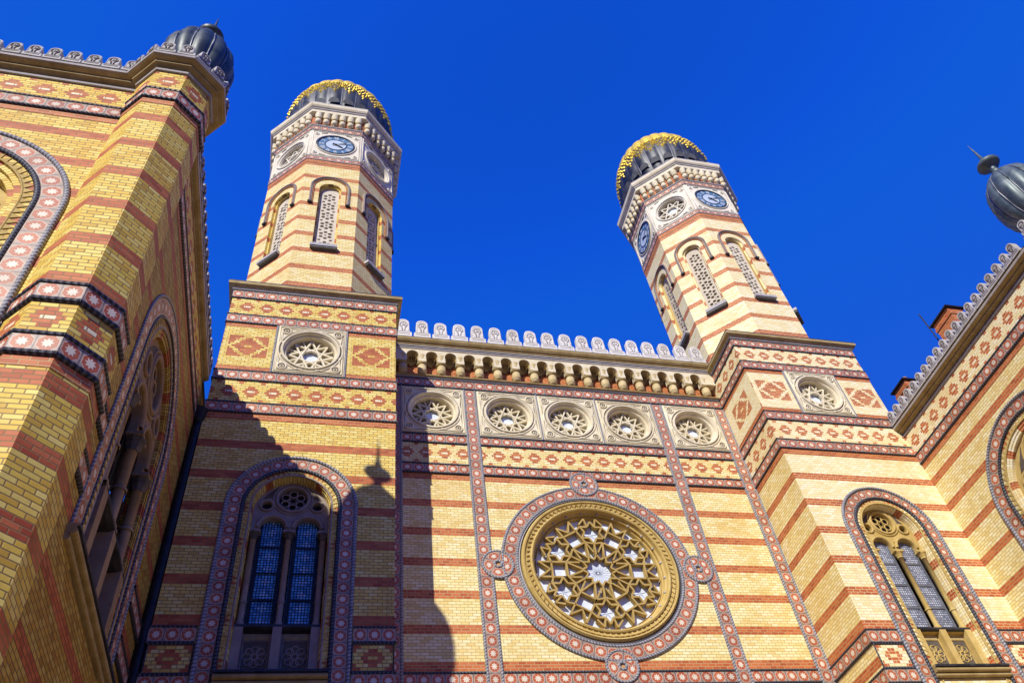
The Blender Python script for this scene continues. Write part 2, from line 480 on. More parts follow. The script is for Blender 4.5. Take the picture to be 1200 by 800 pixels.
def band(mb, path, z0, z1, m='star', d=.03, rope='rope_d', closed=False, r=.04):
    """star tile band between two rope mouldings, wrapped round a plan path; z0 lower, z1 upper"""
    off = offsets(path, closed); n = len(path); w = z1-z0
    # tiles: restart the pattern per straight run and centre it
    for i in range(n if closed else n-1):
        j = (i+1) % n
        a = (path[i][0]+off[i][0]*d, path[i][1]+off[i][1]*d); b = (path[j][0]+off[j][0]*d, path[j][1]+off[j][1]*d)
        l = math.hypot(b[0]-a[0], b[1]-a[1]); k = max(1, round(l/.345)); U = k*.345
        mb.face([(*a,z0),(*b,z0),(*b,z1),(*a,z1)], [(0,0),(U,0),(U,.34),(0,.34)], m)
    for z in (z0-.01, z1+.01):
        pr = [(r*1.3*math.cos(t), z+r*math.sin(t)) for t in [-PI/2+PI*q/6 for q in range(7)]]
        sweep(mb, path, [(max(d,0)*0+.0+o, zz) for o, zz in pr], rope, closed, 0, False, False)

def thing(name, loc, label, cat, group=None):
    o = bpy.data.objects.new(name, None); COL.objects.link(o); o.location = loc
    o['label'] = label; o['category'] = cat
    if group: o['group'] = group
    return o

# ------------------------------------------------------------------ ornaments
def merlon_mesh(w, h, t, m='white', inner='deep_shade'):
    """palmette merlon: stepped foot, rounded head, horseshoe darkened as if sunk; stands at the origin, faces -y"""
    mb = MB(); F = Frame(0, 0, 0, -1)
    f = w*.5; b = w*.36
    head = [(b*math.cos(PI*i/10), h*.74+ (h*.26)*math.sin(PI*i/10)**.8) for i in range(11)]
    body = [(f,0),(f,h*.24),(b*1.12,h*.27),(b*1.02,h*.34)] + head + [(-b*1.02,h*.34),(-b*1.12,h*.27),(-f,h*.24),(-f,0)]
    plate(mb, F, body, [], t/2, m, -t/2)
    plate(mb, F, body, [], -t/2, m)
    hs = [(b*.62*math.cos(a), h*.66+b*.62*math.sin(a)) for a in [-.35*PI+1.7*PI*i/14 for i in range(15)]]
    hs2 = [(b*.20, h*.33)]+hs+[(-b*.20, h*.33)]
    tube2d(mb, F, hs2, w*.045, t/2+.004, inner, False, 5)
    tube2d(mb, F, circ(0, h*.68, b*.25, 10), w*.05, t/2+.004, m, True, 5)
    for zz in (.14, .25): tube2d(mb, F, [(-f*.8,h*zz),(f*.8,h*zz)], w*.03, t/2, inner, False, 4)
    tube2d(mb, F, [(-b*.9,h*.36)]+[(b*.88*math.cos(PI-PI*i/10), h*.72+h*.2*math.sin(PI*i/10)) for i in range(11)]+[(b*.9,h*.36)], w*.035, t/2, m, False, 4)
    return mb
MER = {}
def merlon(size, parent, loc, rot, off=None):
    key = size
    p = Vector(loc)-Vector(parent.location)
    if key not in MER:
        mb = {'big': lambda: merlon_mesh(.585,.92,.16,'white','fillet'), 'small': lambda: merlon_mesh(.335,.50,.20,'grey'), 'turret': lambda: merlon_mesh(.34,.46,.16,'grey')}[size]()
        o = mb.build('merlon', parent, tuple(p)); MER[key] = o
    else:
        o = MER[key].copy(); COL.objects.link(o); o.parent = parent; o.location = p
    o.rotation_euler = (random.uniform(-.02,.02),random.uniform(-.012,.012),rot+random.uniform(-.03,.03))
    o.scale = (random.uniform(.97,1.03),1,random.uniform(.96,1.03))
    return o

def medallion(F, cu, cv, half_w, half_h, parent, R=.67, stone='cream'):
    """square stone panel with deep round opening, eight pointed star tracery and pale glass"""
    mb = MB()
    plate(mb, F, rect(cu-half_w,cu+half_w,cv-half_h,cv+half_h), [circ(cu,cv,R+.16,48)], .05, stone, .0)
    # stepped funnel
    rings = [(R+.16,.05),(R+.15,.10),(R+.10,.10),(R+.07,.05),(R+.06,-.02),(R+.02,-.02),(R,-.06),(R-.01,-.36)]
    P = [[F.p(cu+r*math.cos(2*PI*i/48), cv+r*math.sin(2*PI*i/48), d) for r, d in rings] for i in range(48)]
    mb.grid(P, lambda i, j: (i*.1, j*.1), stone, False, True)
    tube2d(mb, F, rect(cu-half_w+.05,cu+half_w-.05,cv-half_h+.05,cv+half_h-.05), .035, .05, stone, True, 4)
    tube2d(mb, F, circ(cu,cv,R+.225,48), .03, .055, stone, True, 5); tube2d(mb, F, circ(cu,cv,R+.18,48), .016, .048, 'deep_shade', True, 4)  # dark bead drawn as a shaded groove
    tube2d(mb, F, rect(cu-half_w+.11,cu+half_w-.11,cv-half_h+.11,cv+half_h-.11), .012, .05, 'deep_shade', True, 4)
    for sx in (-1,1):
        for sy in (-1,1):
            x, y = cu+sx*(half_w-.24), cv+sy*(half_h-.24)
            tube2d(mb, F, circ(x,y,.125,16), .032, .06, stone, True, 6); tube2d(mb, F, circ(x,y,.05,10), .02, .06, stone, True, 5)
            mb.face([F.p(x+.10*math.cos(2*PI*k/12), y+.10*math.sin(2*PI*k/12), .054) for k in range(12)], [(0,0)]*12, 'deep_shade')
            # curling stem from the ring along both edges
            for ax in (0,1):
                pts = []
                for k in range(7):
                    t = k/6; a = t*.62; b = .10*math.sin(t*PI)*.6
                    pts.append((x-sx*(a if ax == 0 else .10-b-.1*t), y-sy*(.10-b-.1*t if ax == 0 else a)) if False else ((x-sx*a*.9, y+sy*(.12-.05*t*t)) if ax == 0 else (x+sx*(.12-.05*t*t), y-sy*a*.9)))
                tube2d(mb, F, pts, .022, .055, stone, False, 5)
                e = pts[-1]
                tube2d(mb, F, circ(e[0]+(0 if ax else sx*.05), e[1]+(sy*.05 if ax else -sy*.0), .04, 8), .016, .055, stone, True, 4)
    o = mb.build('medallion', parent)
    tr = MB(); n = 8
    ro, ri = R-.03, R*.47
    pts = []
    for k in range(n*2):
        a = PI/2 + PI*k/n; r = ro if k % 2 == 0 else ri
        pts.append((cu+r*math.cos(a), cv+r*math.sin(a)))
    def bar(a, b, w=.045, d0=-.16, d1=-.27):
        dx, dy = b[0]-a[0], b[1]-a[1]; l = math.hypot(dx,dy); nx, ny = -dy/l*w/2, dx/l*w/2
        q = [(a[0]+nx,a[1]+ny),(b[0]+nx,b[1]+ny),(b[0]-nx,b[1]-ny),(a[0]-nx,a[1]-ny)]
        if area(q) < 0: q = q[::-1]
        plate(tr, F, q, [], d0, stone, d1)
    tip = [(cu+ro*math.cos(PI/2+2*PI*k/n), cv+ro*math.sin(PI/2+2*PI*k/n)) for k in range(n)]
    for k in range(n): bar(tip[k], tip[(k+3) % n], .052, -.16-.0025*k)
    for k in range(n):
        a = PI/2+2*PI*(k+.5)/n
        bar((cu+ro*.58*math.cos(a), cv+ro*.58*math.sin(a)), (cu+R*math.cos(a), cv+R*math.sin(a)), .04, -.185)
    tr.build('tracery', o)
    pn = MB(); h = R+.0
    pn.face([F.p(a,b,-.345) for a,b in circ(cu,cv,R,32)], [(a-cu,b-cv) for a,b in circ(cu,cv,R,32)], 'deep_shade')
    pn.face([F.p(a,b,-.30) for a,b in circ(cu,cv,R*.36,8,PI/8)], [(a-cu,b-cv) for a,b in circ(cu,cv,R*.36,8,PI/8)], 'pane')
    pn.build('pane', o)
    return o

def arched_window(F, cu, R, zs, zb, ri, depth, tone, stone, glass, parent, k=1.0, zsill=None, zled=None, tilew=.30, sill_w=None, st=(.03,.12), pd=.2, rs=1.0):
    """tile and rope framed round arch with two-light tracery. ri = opening radius, k = tracery scale"""
    mb = MB()
    tube2d(mb, F, arch(cu,R-.045,zs,zb), .05*rs, .02*rs, 'rope')
    a, b = arch(cu,R-.09,zs,zb,40), arch(cu,R-.09-tilew,zs,zb,40)
    strip2d(mb, F, a, b, .02, 'star_s' if tilew < .32 else 'star', .03, wv=tilew)
    rr = R-.09-tilew
    tube2d(mb, F, arch(cu,rr-.04,zs,zb), .055*rs, .01, 'rope_d')
    zz0 = rr-.09; zz1 = zz0-(.12 if k == 1 else .15)
    # zigzag course
    A, B = arch(cu,zz0,zs,zb,40), arch(cu,zz1,zs,zb,40)
    strip2d(mb, F, A, B, -.02, 'redbrick', 0)
    path = arch(cu,(zz0+zz1)/2,zs,zb,60); step = .13*(1 if k == 1 else 1.2); acc = 0
    seg = list(zip(path[:-1], path[1:]))
    pos = 0.0
    for p, q in seg:
        l = math.hypot(q[0]-p[0], q[1]-p[1]); tx, ty = (q[0]-p[0])/l, (q[1]-p[1])/l; nx, ny = -ty, tx
        while pos < l:
            c = (p[0]+tx*pos, p[1]+ty*pos); hw = (zz0-zz1)/2
            a1 = (c[0]-tx*step*.45-nx*hw, c[1]-ty*step*.45-ny*hw); a2 = (c[0]+tx*step*.45-nx*hw, c[1]+ty*step*.45-ny*hw)
            a3 = (c[0]+nx*hw*.9, c[1]+ny*hw*.9)
            t3 = [F.p(*a1,.02), F.p(*a2,.02), F.p(*a3,.012)]; b3 = [F.p(*a1,-.02), F.p(*a2,-.02), F.p(*a3,-.02)]
            mb.face(t3, [(0,0),(.05,0),(.02,.05)], 'ochre')
            for i in range(3): mb.face([t3[i],t3[(i+1)%3],b3[(i+1)%3],b3[i]], [(0,0)]*4, 'ochre')
            pos += step
        pos -= l
    tube2d(mb, F, arch(cu,zz1-.02,zs,zb), .022, .01, 'ochre' if stone not in ('shaded_grey','shaded_ochre') else 'shaded_grey', n=5)
    # brick ring and reveal: brick courses follow the height, then the arc
    def vv(r, n=40): return [zb] + [zs+1.2*r*min(i,n-i)/n*PI for i in range(n+1)] + [zb]
    def ring(r0, d0, r1, d1, m):
        A, B = arch(cu,r0,zs,zb,40), arch(cu,r1,zs,zb,40); V = vv(ri); w = max(abs(r0-r1), abs(d0-d1))
        for i in range(len(A)-1):
            mb.face([F.p(*A[i],d0),F.p(*A[i+1],d0),F.p(*B[i+1],d1),F.p(*B[i],d1)], [(0,V[i]),(0,V[i+1]),(w,V[i+1]),(w,V[i])], m)
    r0 = zz1-.04
    rm = (r0+ri)/2
    s1, s2 = -st[0], -st[1]
    ring(r0, 0, r0, s1, 'voussoir_'+tone)
    ring(r0, s1, rm, s1, 'voussoir_'+tone); ring(rm, s1, rm, s2, 'voussoir_'+tone)
    ring(rm, s2, ri, s2, 'voussoir_'+tone); ring(ri, s2, ri, -depth-.25, 'voussoir_'+tone)
    o = mb.build('arched_window', parent)
    # sill
    zS = zsill
    sb = MB(); sw = sill_w or rr-.02; e = .05
    prof = [(-depth,zS,'tan'),(pd,zS,'ebony'),(pd,zS-.05,'ebony'),(pd-.035,zS-.055,'ebony'),(pd-.035,zS-.075,'tan')]
    for c_, zc_, e in ((pd-.06,zS-.125,.05),(pd-.125,zS-.235,.045)):
        prof += [(c_+e*math.sin(PI*q/6), zc_+e*math.cos(PI*q/6), 'tan') for q in range(7)]
        prof += [(c_-.045,zc_-e-.004,'ebony'),(c_-.05,zc_-e-.022,'tan')]  # groove shadow painted near-black between the rolls
    prof += [(-.02,zS-.36,'tan')]
    for (d1,z1,mt),(d2,z2,_) in zip(prof[:-1], prof[1:]):
        sb.face([F.p(cu-sw,z1,d1),F.p(cu+sw,z1,d1),F.p(cu+sw,z2,d2),F.p(cu-sw,z2,d2)], [(0,z1)]*4, mt)
    for sx in (-1,1): sb.face([F.p(cu+sx*sw,z,d) for d,z,_ in prof], [(0,0)]*len(prof), 'tan')
    sb.build('sill', o)
    # tracery
    tb = MB(); d = -depth; hx = .41*k; lw = .285*k; zc = zs-.62*k; zl = zs-.46*k
    lightarch = lambda s: [(cu+s*hx+lw*math.cos(PI*i/14), zl+lw*math.sin(PI*i/14)) for i in range(15)]
    out = arch(cu, ri+.02, zs, zc, 32) + [(cu+hx+lw,zc)] + lightarch(1) + [(cu+hx-lw,zc),(cu-hx+lw,zc)] + lightarch(-1) + [(cu-hx-lw,zc)]
    cz = zs+.42*k; cr = .335*k; holes = [circ(cu,cz,cr,36)] + [circ(cu+s*.60*k, zs+.20*k, .115*k, 18) for s in (-1,1)]
    tri = [[(cu+s*.50*k, zs+.63*k),(cu+s*.66*k,zs+.40*k),(cu+s*.50*k,zs+.42*k)] for s in (-1,1)]
    plate(tb, F, out, holes, d, stone, d-.16*k)
    tube2d(tb, F, circ(cu,cz,cr+.05*k,36), .045*k, d+.01, stone, True); tube2d(tb, F, circ(cu,cz,cr+.13*k,36), .028*k, d+.005, stone, True)
    for s in (-1,1):
        tube2d(tb, F, circ(cu+s*.60*k,zs+.20*k,.155*k,18), .035*k, d+.01, stone, True)
        tube2d(tb, F, [(cu+s*hx+(lw+.06*k)*math.cos(PI*i/14), zl+(lw+.06*k)*math.sin(PI*i/14)) for i in range(15)], .05*k, d+.01, stone)
        tube2d(tb, F, [(cu+s*hx+(lw+.115*k)*math.cos(PI*i/14), zl+(lw+.115*k)*math.sin(PI*i/14)) for i in range(2,13)], .02*k, d+.015, stone)
    tb.face([F.p(a_,b_,d-.13*k) for a_,b_ in circ(cu,cz,cr+.01,24)], [(0,0)]*24, 'dark')
    for s in (-1,1): tb.face([F.p(a_,b_,d-.10*k) for a_,b_ in circ(cu+s*.60*k,zs+.20*k,.12*k,18)], [(0,0)]*18, 'dark')
    for i in range(6):
        aa = PI/6+i*PI/3
        tube2d(tb, F, circ(cu+.205*k*math.cos(aa), cz+.205*k*math.sin(aa), .098*k, 16), .022*k, d-.07, stone, True, 5)
    star_ = [(cu+(.11 if i % 2 else .06)*k*math.cos(PI*i/6), cz+(.11 if i % 2 else .06)*k*math.sin(PI*i/6)) for i in range(12)]
    tube2d(tb, F, star_, .014*k, d-.07, stone, True, 4)
    # flat dark patches painting spandrel shade between arch and circles
    for s in (-1,1):
        q = [(cu+s*.36*k,zs+.80*k),(cu+s*.60*k,zs+.56*k),(cu+s*.70*k,zs+.40*k),(cu+s*.50*k,zs+.44*k)]
        tb.face([F.p(a_,b_,d+.006) for a_,b_ in q], [(0,0)]*4, 'deep_shade')
    tb.build('tracery', o)
    zt = zled                                            # ledge under the glass
    gl = MB(); bar_m = 'iron' if stone in ('shaded_grey','shaded_ochre') else 'seam'
    for s in (-1,1):
        g = [(cu+s*hx-lw-.03,zt+.05),(cu+s*hx+lw+.03,zt+.05),(cu+s*hx+lw+.03,zl+lw),(cu+s*hx-lw-.03,zl+lw)]
        gl.face([F.p(a_,b_,d-.13*k) for a_,b_ in g], [(a_-cu-s*hx+.031*5,b_) for a_,b_ in g], glass)
        for sx in (-1,1): gl.face([F.p(cu+s*hx+sx*lw*.80,zt+.05,d-.104*k),F.p(cu+s*hx+sx*(lw+.02),zt+.05,d-.104*k),F.p(cu+s*hx+sx*(lw+.02),zl+lw,d-.104*k),F.p(cu+s*hx+sx*lw*.80,zl+lw,d-.104*k)], [(0,0)]*4, bar_m)
        for q in range(1,5):
            z = zt+.05+(zl+lw*.6-zt)*q/4.0
            if q < 4:
                c = F.p(cu+s*hx, z, d-.11*k); 
                for dz in (0,): gl.face([F.p(cu+s*hx-lw-.02,z-.025,d-.105*k),F.p(cu+s*hx+lw+.02,z-.025,d-.105*k),F.p(cu+s*hx+lw+.02,z+.025,d-.105*k),F.p(cu+s*hx-lw-.02,z+.025,d-.105*k)], [(0,0)]*4, bar_m)
    gl.build('pane', o)
    # columns on pedestals
    for x in (-.80*k, 0, .80*k):
        cb = MB(); c = F.p(cu+x, 0, d-.02)
        cb.lathe((c.x,c.y,0), [(.075*k,zt+.16*k),(.07*k,zt+.2*k),(.07*k,zc-.16*k),(.075*k,zc-.16*k)], stone, 12)
        cb.lathe((c.x,c.y,0), [(.12*k,zt+.02),(.12*k,zt+.06*k),(.085*k,zt+.08*k),(.10*k,zt+.11*k),(.08*k,zt+.16*k)], stone, 12)
        cb.lathe((c.x,c.y,0), [(.09*k,zt+.62*k),(.095*k,zt+.64*k),(.09*k,zt+.66*k),(.07*k,zt+.66*k)], stone, 12)
        cb.lathe((c.x,c.y,0), [(.07*k,zc-.20*k),(.09*k,zc-.19*k),(.08*k,zc-.16*k),(.12*k,zc-.08*k),(.10*k,zc-.07*k),(.14*k,zc-.02*k),(.14*k,zc)], 'deep_shade' if stone in ('shaded_grey','shaded_ochre') else stone, 8, False)
        R3 = Matrix.Translation(c) @ Matrix(((F.x.x,F.n.x,0,0),(F.x.y,F.n.y,0,0),(0,0,1,0),(0,0,0,1)))
        cb.box((0,0,zc+.02*k), (.30*k,.22*k,.05*k), stone, R3)
        cb.box((0,.02,(zS+zt)/2), (.19*k,.20*k,zt-zS), stone, R3)
        cb.box((0,.03,zS+.06*k), (.24*k,.24*k,.12*k), stone, R3)
        cb.build('column', o)
    lb = MB()
    lb.face([F.p(cu-ri,zS,d-.1*k),F.p(cu+ri,zS,d-.1*k),F.p(cu+ri,zt,d-.1*k),F.p(cu-ri,zt,d-.1*k)], [(0,0)]*4, stone)
    for (dd,z) in (((.10),zt),):
        q = [(d-.12*k,zt+.05),(d+.10*k,zt+.05),(d+.10*k,zt-.01),(d+.04*k,zt-.05),(d-.1*k,zt-.07)]
        for (d1,z1),(d2,z2) in zip(q[:-1], q[1:]): lb.face([F.p(cu-ri,z1,d1),F.p(cu+ri,z1,d1),F.p(cu+ri,z2,d2),F.p(cu-ri,z2,d2)], [(0,0)]*4, 'ebony' if stone in ('shaded_grey','shaded_ochre') or z1 > zt-.03 else stone)
    for s in (-1,1):
        x0 = cu+s*hx; hh = zt-zS; zm = zS+hh*.48; rr_ = min(.25*k, hh*.30)
        tube2d(lb, F, rect(x0-.27*k,x0+.27*k,zm-hh*.33,zm+hh*.33), .02*k, d-.09*k, stone, True, 4)
        lb.face([F.p(a_,b_,d-.094*k) for a_,b_ in rect(x0-.25*k,x0+.25*k,zm-hh*.31,zm+hh*.31)], [(0,0)]*4, 'deep_shade')
        for i in range(8):
            aa = PI*i/4
            tube2d(lb, F, circ(x0+rr_*.62*math.cos(aa), zm+rr_*.62*math.sin(aa), rr_*.34, 10), .016*k, d-.085*k, stone, True, 4)
        tube2d(lb, F, circ(x0,zm,rr_*.25,10), .02*k, d-.085*k, stone, True, 4)
        lb.face([F.p(x0-.26*k,zt-.22*k,d-.07*k),F.p(x0+.26*k,zt-.22*k,d-.07*k),F.p(x0+.26*k,zt-.13*k,d-.09*k),F.p(x0-.26*k,zt-.13*k,d-.09*k)], [(0,0)]*4, 'tan')
    lb.build('parapet_panel', o)
    return o

# ------------------------------------------------------------------ levels (metres above the pavement)
XT = 10.974; XI = 6.0; YT = -2.03; BK = 3.1
R6T, R6B = 11.36, 11.02           # star band under the lowest light course
P2T, P2B = 10.30, 9.96
RIBBON = [(R6B,R6T),(P2B,P2T)]

# ------------------------------------------------------------------ central bay
bay = thing('facade_bay', (0,0,0), 'central brick facade bay with big round star traceried rose window between the two clock towers', 'facade')
FC = Frame(0, 0, 0, -1)
ZR = 14.48
mb = MB()
meds = [-4.585, -2.092, 0.0, 2.092, 4.585]; MZ = 20.27
plate(mb, FC, rect(-XI,XI,0,21.87), [circ(0,ZR,2.30,64)] + [circ(c,MZ,.78,32) for c in meds], 0, 'brick_mid')
mb.build('wall', bay)
mb = MB()                                                    # attic roof slab behind the parapet
mb.box((0,1.6,23.25), (11.9,3.0,.3), 'lead'); mb.box((0,3.0,11), (11.9,.2,22), 'brick_mid')
mb.build('roof', bay)
def hband(parent, F, u0, u1, z0, z1, d=.03, mat='star', rope='rope_d', name='tile_band'):
    b = MB(); n = max(1, round((u1-u0)/.345)); U = n*.345
    b.face([F.p(u0,z0,d),F.p(u1,z0,d),F.p(u1,z1,d),F.p(u0,z1,d)], [(0,0),(U,0),(U,.34),(0,.34)], mat)
    for z in (z0,z1): tube2d(b, F, [(u0,z),(u1,z)], .042, .015, rope)
    return b.build(name, parent)
def vband(parent, F, uc, z0, z1, w=.30, d=.034, lrope=True, rrope=True):
    b = MB(); n = max(1, round((z1-z0)/.345)); U = n*.345
    b.face([F.p(uc+w/2,z0,d),F.p(uc+w/2,z1,d),F.p(uc-w/2,z1,d),F.p(uc-w/2,z0,d)], [(0,0),(U,0),(U,.34),(0,.34)], 'star')
    for s, on in ((-1,lrope),(1,rrope)):
        if on: tube2d(b, F, [(uc+s*(w/2+.035),z0),(uc+s*(w/2+.035),z1)], .042, .018, 'rope')
    return b.build('tile_strip', parent)
XV = 3.345; XE = 5.80
for s in (-1,1):
    vband(bay, FC, s*XV, 8.6, 21.30); vband(bay, FC, s*XE, 8.6, 21.30, .30)
segs = [(-5.60,-3.55),(-3.14,3.14),(3.55,5.60)]
for z0, z1 in ((R6B,R6T),(17.66,18.00),(18.87,19.21)):
    for a, b in segs: hband(bay, FC, a, b, z0, z1)
for a, b in ((-5.60,-3.55),(-3.14,3.14),(3.55,5.60)): hband(bay, FC, a, b, P2B, P2T)
hband(bay, FC, -5.95, 5.95, 21.36, 21.72, .038)
for a, b in segs:
    f = MB(); patch(f, FC, a, b, 18.04, 18.83, 'frieze_low_mid', .008); f.build('brick_frieze', bay)
    f = MB(); patch(f, FC, a, b, 10.34, 10.98, 'turretpanel_mid', .008); f.build('brick_frieze', bay)
for x_ in (-1.046, 1.046):
    b = MB(); tube2d(b, FC, [(x_,19.25),(x_,21.32)], .035, .04, 'rope'); b.build('rope_moulding', bay)
for c in meds: medallion(FC, c, MZ, 1.02, 1.01, bay, .67, 'cream')
# ring of tiles and ropes about the rose
b = MB()
strip2d(b, FC, circ(0,ZR,2.80,96), circ(0,ZR,2.47,96), .040, 'star', .04, True, .34)
tube2d(b, FC, circ(0,ZR,2.84,96), .045, .02, 'rope', True); tube2d(b, FC, circ(0,ZR,2.43,96), .045, .02, 'rope', True)
b.build('tile_ring', bay)
for kx, kz in ((0,1),(0,-1),(1,0),(-1,0)):
    b = MB(); c = (kx*2.985, ZR+kz*2.985)
    strip2d(b, FC, circ(*c,.40,32), circ(*c,.12,32), .055, 'star', .05, True, .34)
    tube2d(b, FC, circ(*c,.43,32), .04, .035, 'rope', True); tube2d(b, FC, circ(*c,.10,16), .040, .045, 'rope', True)
    b.face([FC.p(x,y,.03) for x,y in circ(*c,.09,12)], [(0,0)]*12, 'redbrick')
    b.build('tile_knot', bay)
# rose window
b = MB(); N = 120
prof = [(2.39,.0),(2.39,.02),(2.36,.05),(2.33,.02),(2.32,-.02),(2.31,.06),(2.27,.11),(2.23,.10),(2.21,.05),(2.20,.04),(2.19,.04),(2.07,.03),(2.06,.08),(2.02,.10),(1.98,.07),(1.965,.0),(1.95,-.05),(1.91,-.07),(1.90,-.17),(1.86,-.18),(1.845,-.15),(1.83,-.2),(1.825,-.30)]
mm = ['fillet','fillet','ebony','ebony','ochre'] + ['ochre']*30
for k in range(len(prof)-1):
    P = [[FC.p(r*math.cos(2*PI*i/N), ZR+r*math.sin(2*PI*i/N), d) for r, d in prof[k:k+2]] for i in range(N)]
    b.grid(P, lambda i, j: (i*.1, j*.1), mm[k], False, True)
for i in range(84):                                           # dog-tooth course
    a = 2*PI*i/84; da = 2*PI/84*.46
    t = [(2.18*math.cos(a-da),2.18*math.sin(a-da)),(2.18*math.cos(a+da),2.18*math.sin(a+da)),(2.075*math.cos(a),2.075*math.sin(a))]
    up = [FC.p(x,ZR+y,.085) for x,y in t[:2]]+[FC.p(t[2][0],ZR+t[2][1],.06)]; lo = [FC.p(x,ZR+y,.02) for x,y in t]
    b.face(up, [(0,0)]*3, 'ochre')
    for q in range(3): b.face([up[q],up[(q+1)%3],lo[(q+1)%3],lo[q]], [(0,0)]*4, 'ochre')
rose = b.build('rose_window', bay)
b = MB()
for i in range(24):
    a = 2*PI*(i+.5)/24; c = FC.p(1.925*math.cos(a), ZR+1.925*math.sin(a), -.075)
    b.lathe((c.x,c.y,c.z), [(.001,-.045),(.03,-.034),(.045,0),(.03,.034),(.001,.045)], 'fillet', 8)
b.build('stud', rose)
b = MB(); RR = 1.84; zoff = [0]
def rbar(a, c, w=.051, d0=-.12, d1=-.27):
    zoff[0] = (zoff[0]+1) % 7; d0 = d0-.0016*zoff[0]
    dx, dy = c[0]-a[0], c[1]-a[1]; l = math.hypot(dx,dy)
    if l < 1e-4: return
    nx, ny = -dy/l*w/2, dx/l*w/2
    q = [(a[0]+nx,ZR+a[1]+ny),(c[0]+nx,ZR+c[1]+ny),(c[0]-nx,ZR+c[1]-ny),(a[0]-nx,ZR+a[1]-ny)]
    if area(q) < 0: q = q[::-1]
    plate(b, FC, q, [], d0, 'bronze', d1)
def rot(p, a): return (p[0]*math.cos(a)-p[1]*math.sin(a), p[0]*math.sin(a)+p[1]*math.cos(a))
dd = .132*RR
for k in range(6):
    th = k*PI/3                                              # square directions: 0, 60 ...
    for s in (-1,1):
        rbar(rot((.30*RR,s*dd),th), rot((.965*RR,s*dd),th))
        rbar(rot((.955*RR,s*dd),th), rot((.79*RR,0),th), .05)
        rbar(rot((.52*RR,s*dd),th), rot((.28*RR,s*.02*RR),th), .05)
    rbar(rot((.52*RR,-dd),th), rot((.52*RR,dd),th)); rbar(rot((.76*RR,-dd),th), rot((.76*RR,dd),th))
    ph = th+PI/6                                             # star directions
    hx = []
    for q in range(12):
        r = .215*RR if q % 2 == 0 else .124*RR
        hx.append(rot((.705*RR+r*math.cos(PI*q/6), r*math.sin(PI*q/6)), ph))
    for q in range(12): rbar(hx[q], hx[(q+1) % 12], .056)
    rbar(hx[6], rot((.27*RR,0),ph), .05)
    for s in (-1,1):
        rbar(rot((.97*RR,s*.10*RR),ph), hx[1 if s > 0 else 11], .05); rbar(rot((.97*RR,s*.10*RR),ph), rot((.85*RR,s*.20*RR),ph), .05)
        rbar(hx[2 if s > 0 else 10], rot((.76*RR,-s*dd),ph+s*PI/6), .05)
        rbar(hx[4 if s > 0 else 8], rot((.52*RR,-s*dd),ph+s*PI/6), .05)
        rbar(hx[6], rot((.52*RR,-s*dd),ph+s*PI/6), .05)
cs = [((.285 if q % 2 == 0 else .20)*RR*math.cos(PI*q/12), (.285 if q % 2 == 0 else .20)*RR*math.sin(PI*q/12)) for q in range(24)]
for q in range(24): rbar(cs[q], cs[(q+1) % 24], .05)
b.build('tracery', rose)
b = MB()
b.face([FC.p(x,y,-.29) for x,y in circ(0,ZR,1.86,64)], [(x,y-ZR) for x,y in circ(0,ZR,1.86,64)], 'pane')
def lead(a, c, w=.012):
    dx, dy = c[0]-a[0], c[1]-a[1]; l = math.hypot(dx,dy); nx, ny = -dy/l*w/2, dx/l*w/2
    b.face([FC.p(a[0]+nx,ZR+a[1]+ny,-.286),FC.p(c[0]+nx,ZR+c[1]+ny,-.286),FC.p(c[0]-nx,ZR+c[1]-ny,-.286),FC.p(a[0]-nx,ZR+a[1]-ny,-.286)], [(0,0)]*4, 'seam')
for q in range(24): lead((.03*math.cos(PI*q/12),.03*math.sin(PI*q/12)), (.34*math.cos(PI*q/12),.34*math.sin(PI*q/12)), .008)
for k in range(6):
    c = rot((.705*RR,0), k*PI/3+PI/6)
    for q in range(6):
        a = PI*q/3+.2; lead((c[0]+.02*math.cos(a),c[1]+.02*math.sin(a)), (c[0]+.22*math.cos(a),c[1]+.22*math.sin(a)))
b.build('pane', rose)
# arcaded cornice
NM = 18; X0 = -5.56; PITCH = 5.56*2/(NM-1)
b = MB()
plate(b, FC, rect(-5.99,5.99,21.80,23.3), [], -.24, 'redbrick')
for z_ in (21.86,23.01): b.face([FC.p(-5.99,z_,-.24),FC.p(5.99,z_,-.24),FC.p(5.99,z_,.03),FC.p(-5.99,z_,.03)], [(0,0)]*4, 'deep_shade')
out = [(-5.97,23.02),(-5.97,22.42)]
xs = [X0+PITCH*i for i in range(NM)]
open_c = [X0+PITCH*(i+.5) for i in range(NM-1)]
for c in open_c:
    out += [(c-.19,22.42)] + [(c-.205*math.cos(PI*i/12), 22.70+.235*math.sin(PI*i/12)) for i in range(13)] + [(c+.19,22.42)]
out += [(5.97,22.42),(5.97,23.02)]
plate(b, FC, out[::-1], [], .20, 'cream', -.10)
sweep(b, [(-5.97,0),(5.97,0)], [(.0,21.76,'fillet'),(.05,21.765,'fillet'),(.06,21.80,'tan'),(.11,21.82,'tan'),(.12,21.86,'ochre'),(.09,21.89,'ochre'),(.02,21.90)], 'ochre')
b.build('arcaded_cornice', bay)
cm = MB()
cm.lathe((0,-.06,0), [(.001,21.88),(.10,21.885),(.13,21.91),(.135,21.98),(.155,22.0),(.16,22.05),(.155,22.08),(.145,22.10),(.15,22.24),(.13,22.28)], 'honey', 14)
cm.lathe((0,-.06,0), [(.11,22.28),(.11,22.31),(.18,22.33),(.185,22.37),(.13,22.41)], 'tan', 14)
cm.lathe((0,-.06,0), [(.12,22.41),(.135,22.44),(.15,22.60),(.17,22.75)], 'honey', 14)
c0 = cm.build('corbel', bay, (X0,0,0))
for i in range(1, NM): copy_part(c0, bay, (X0+PITCH*i,0,0))
sh = MB()
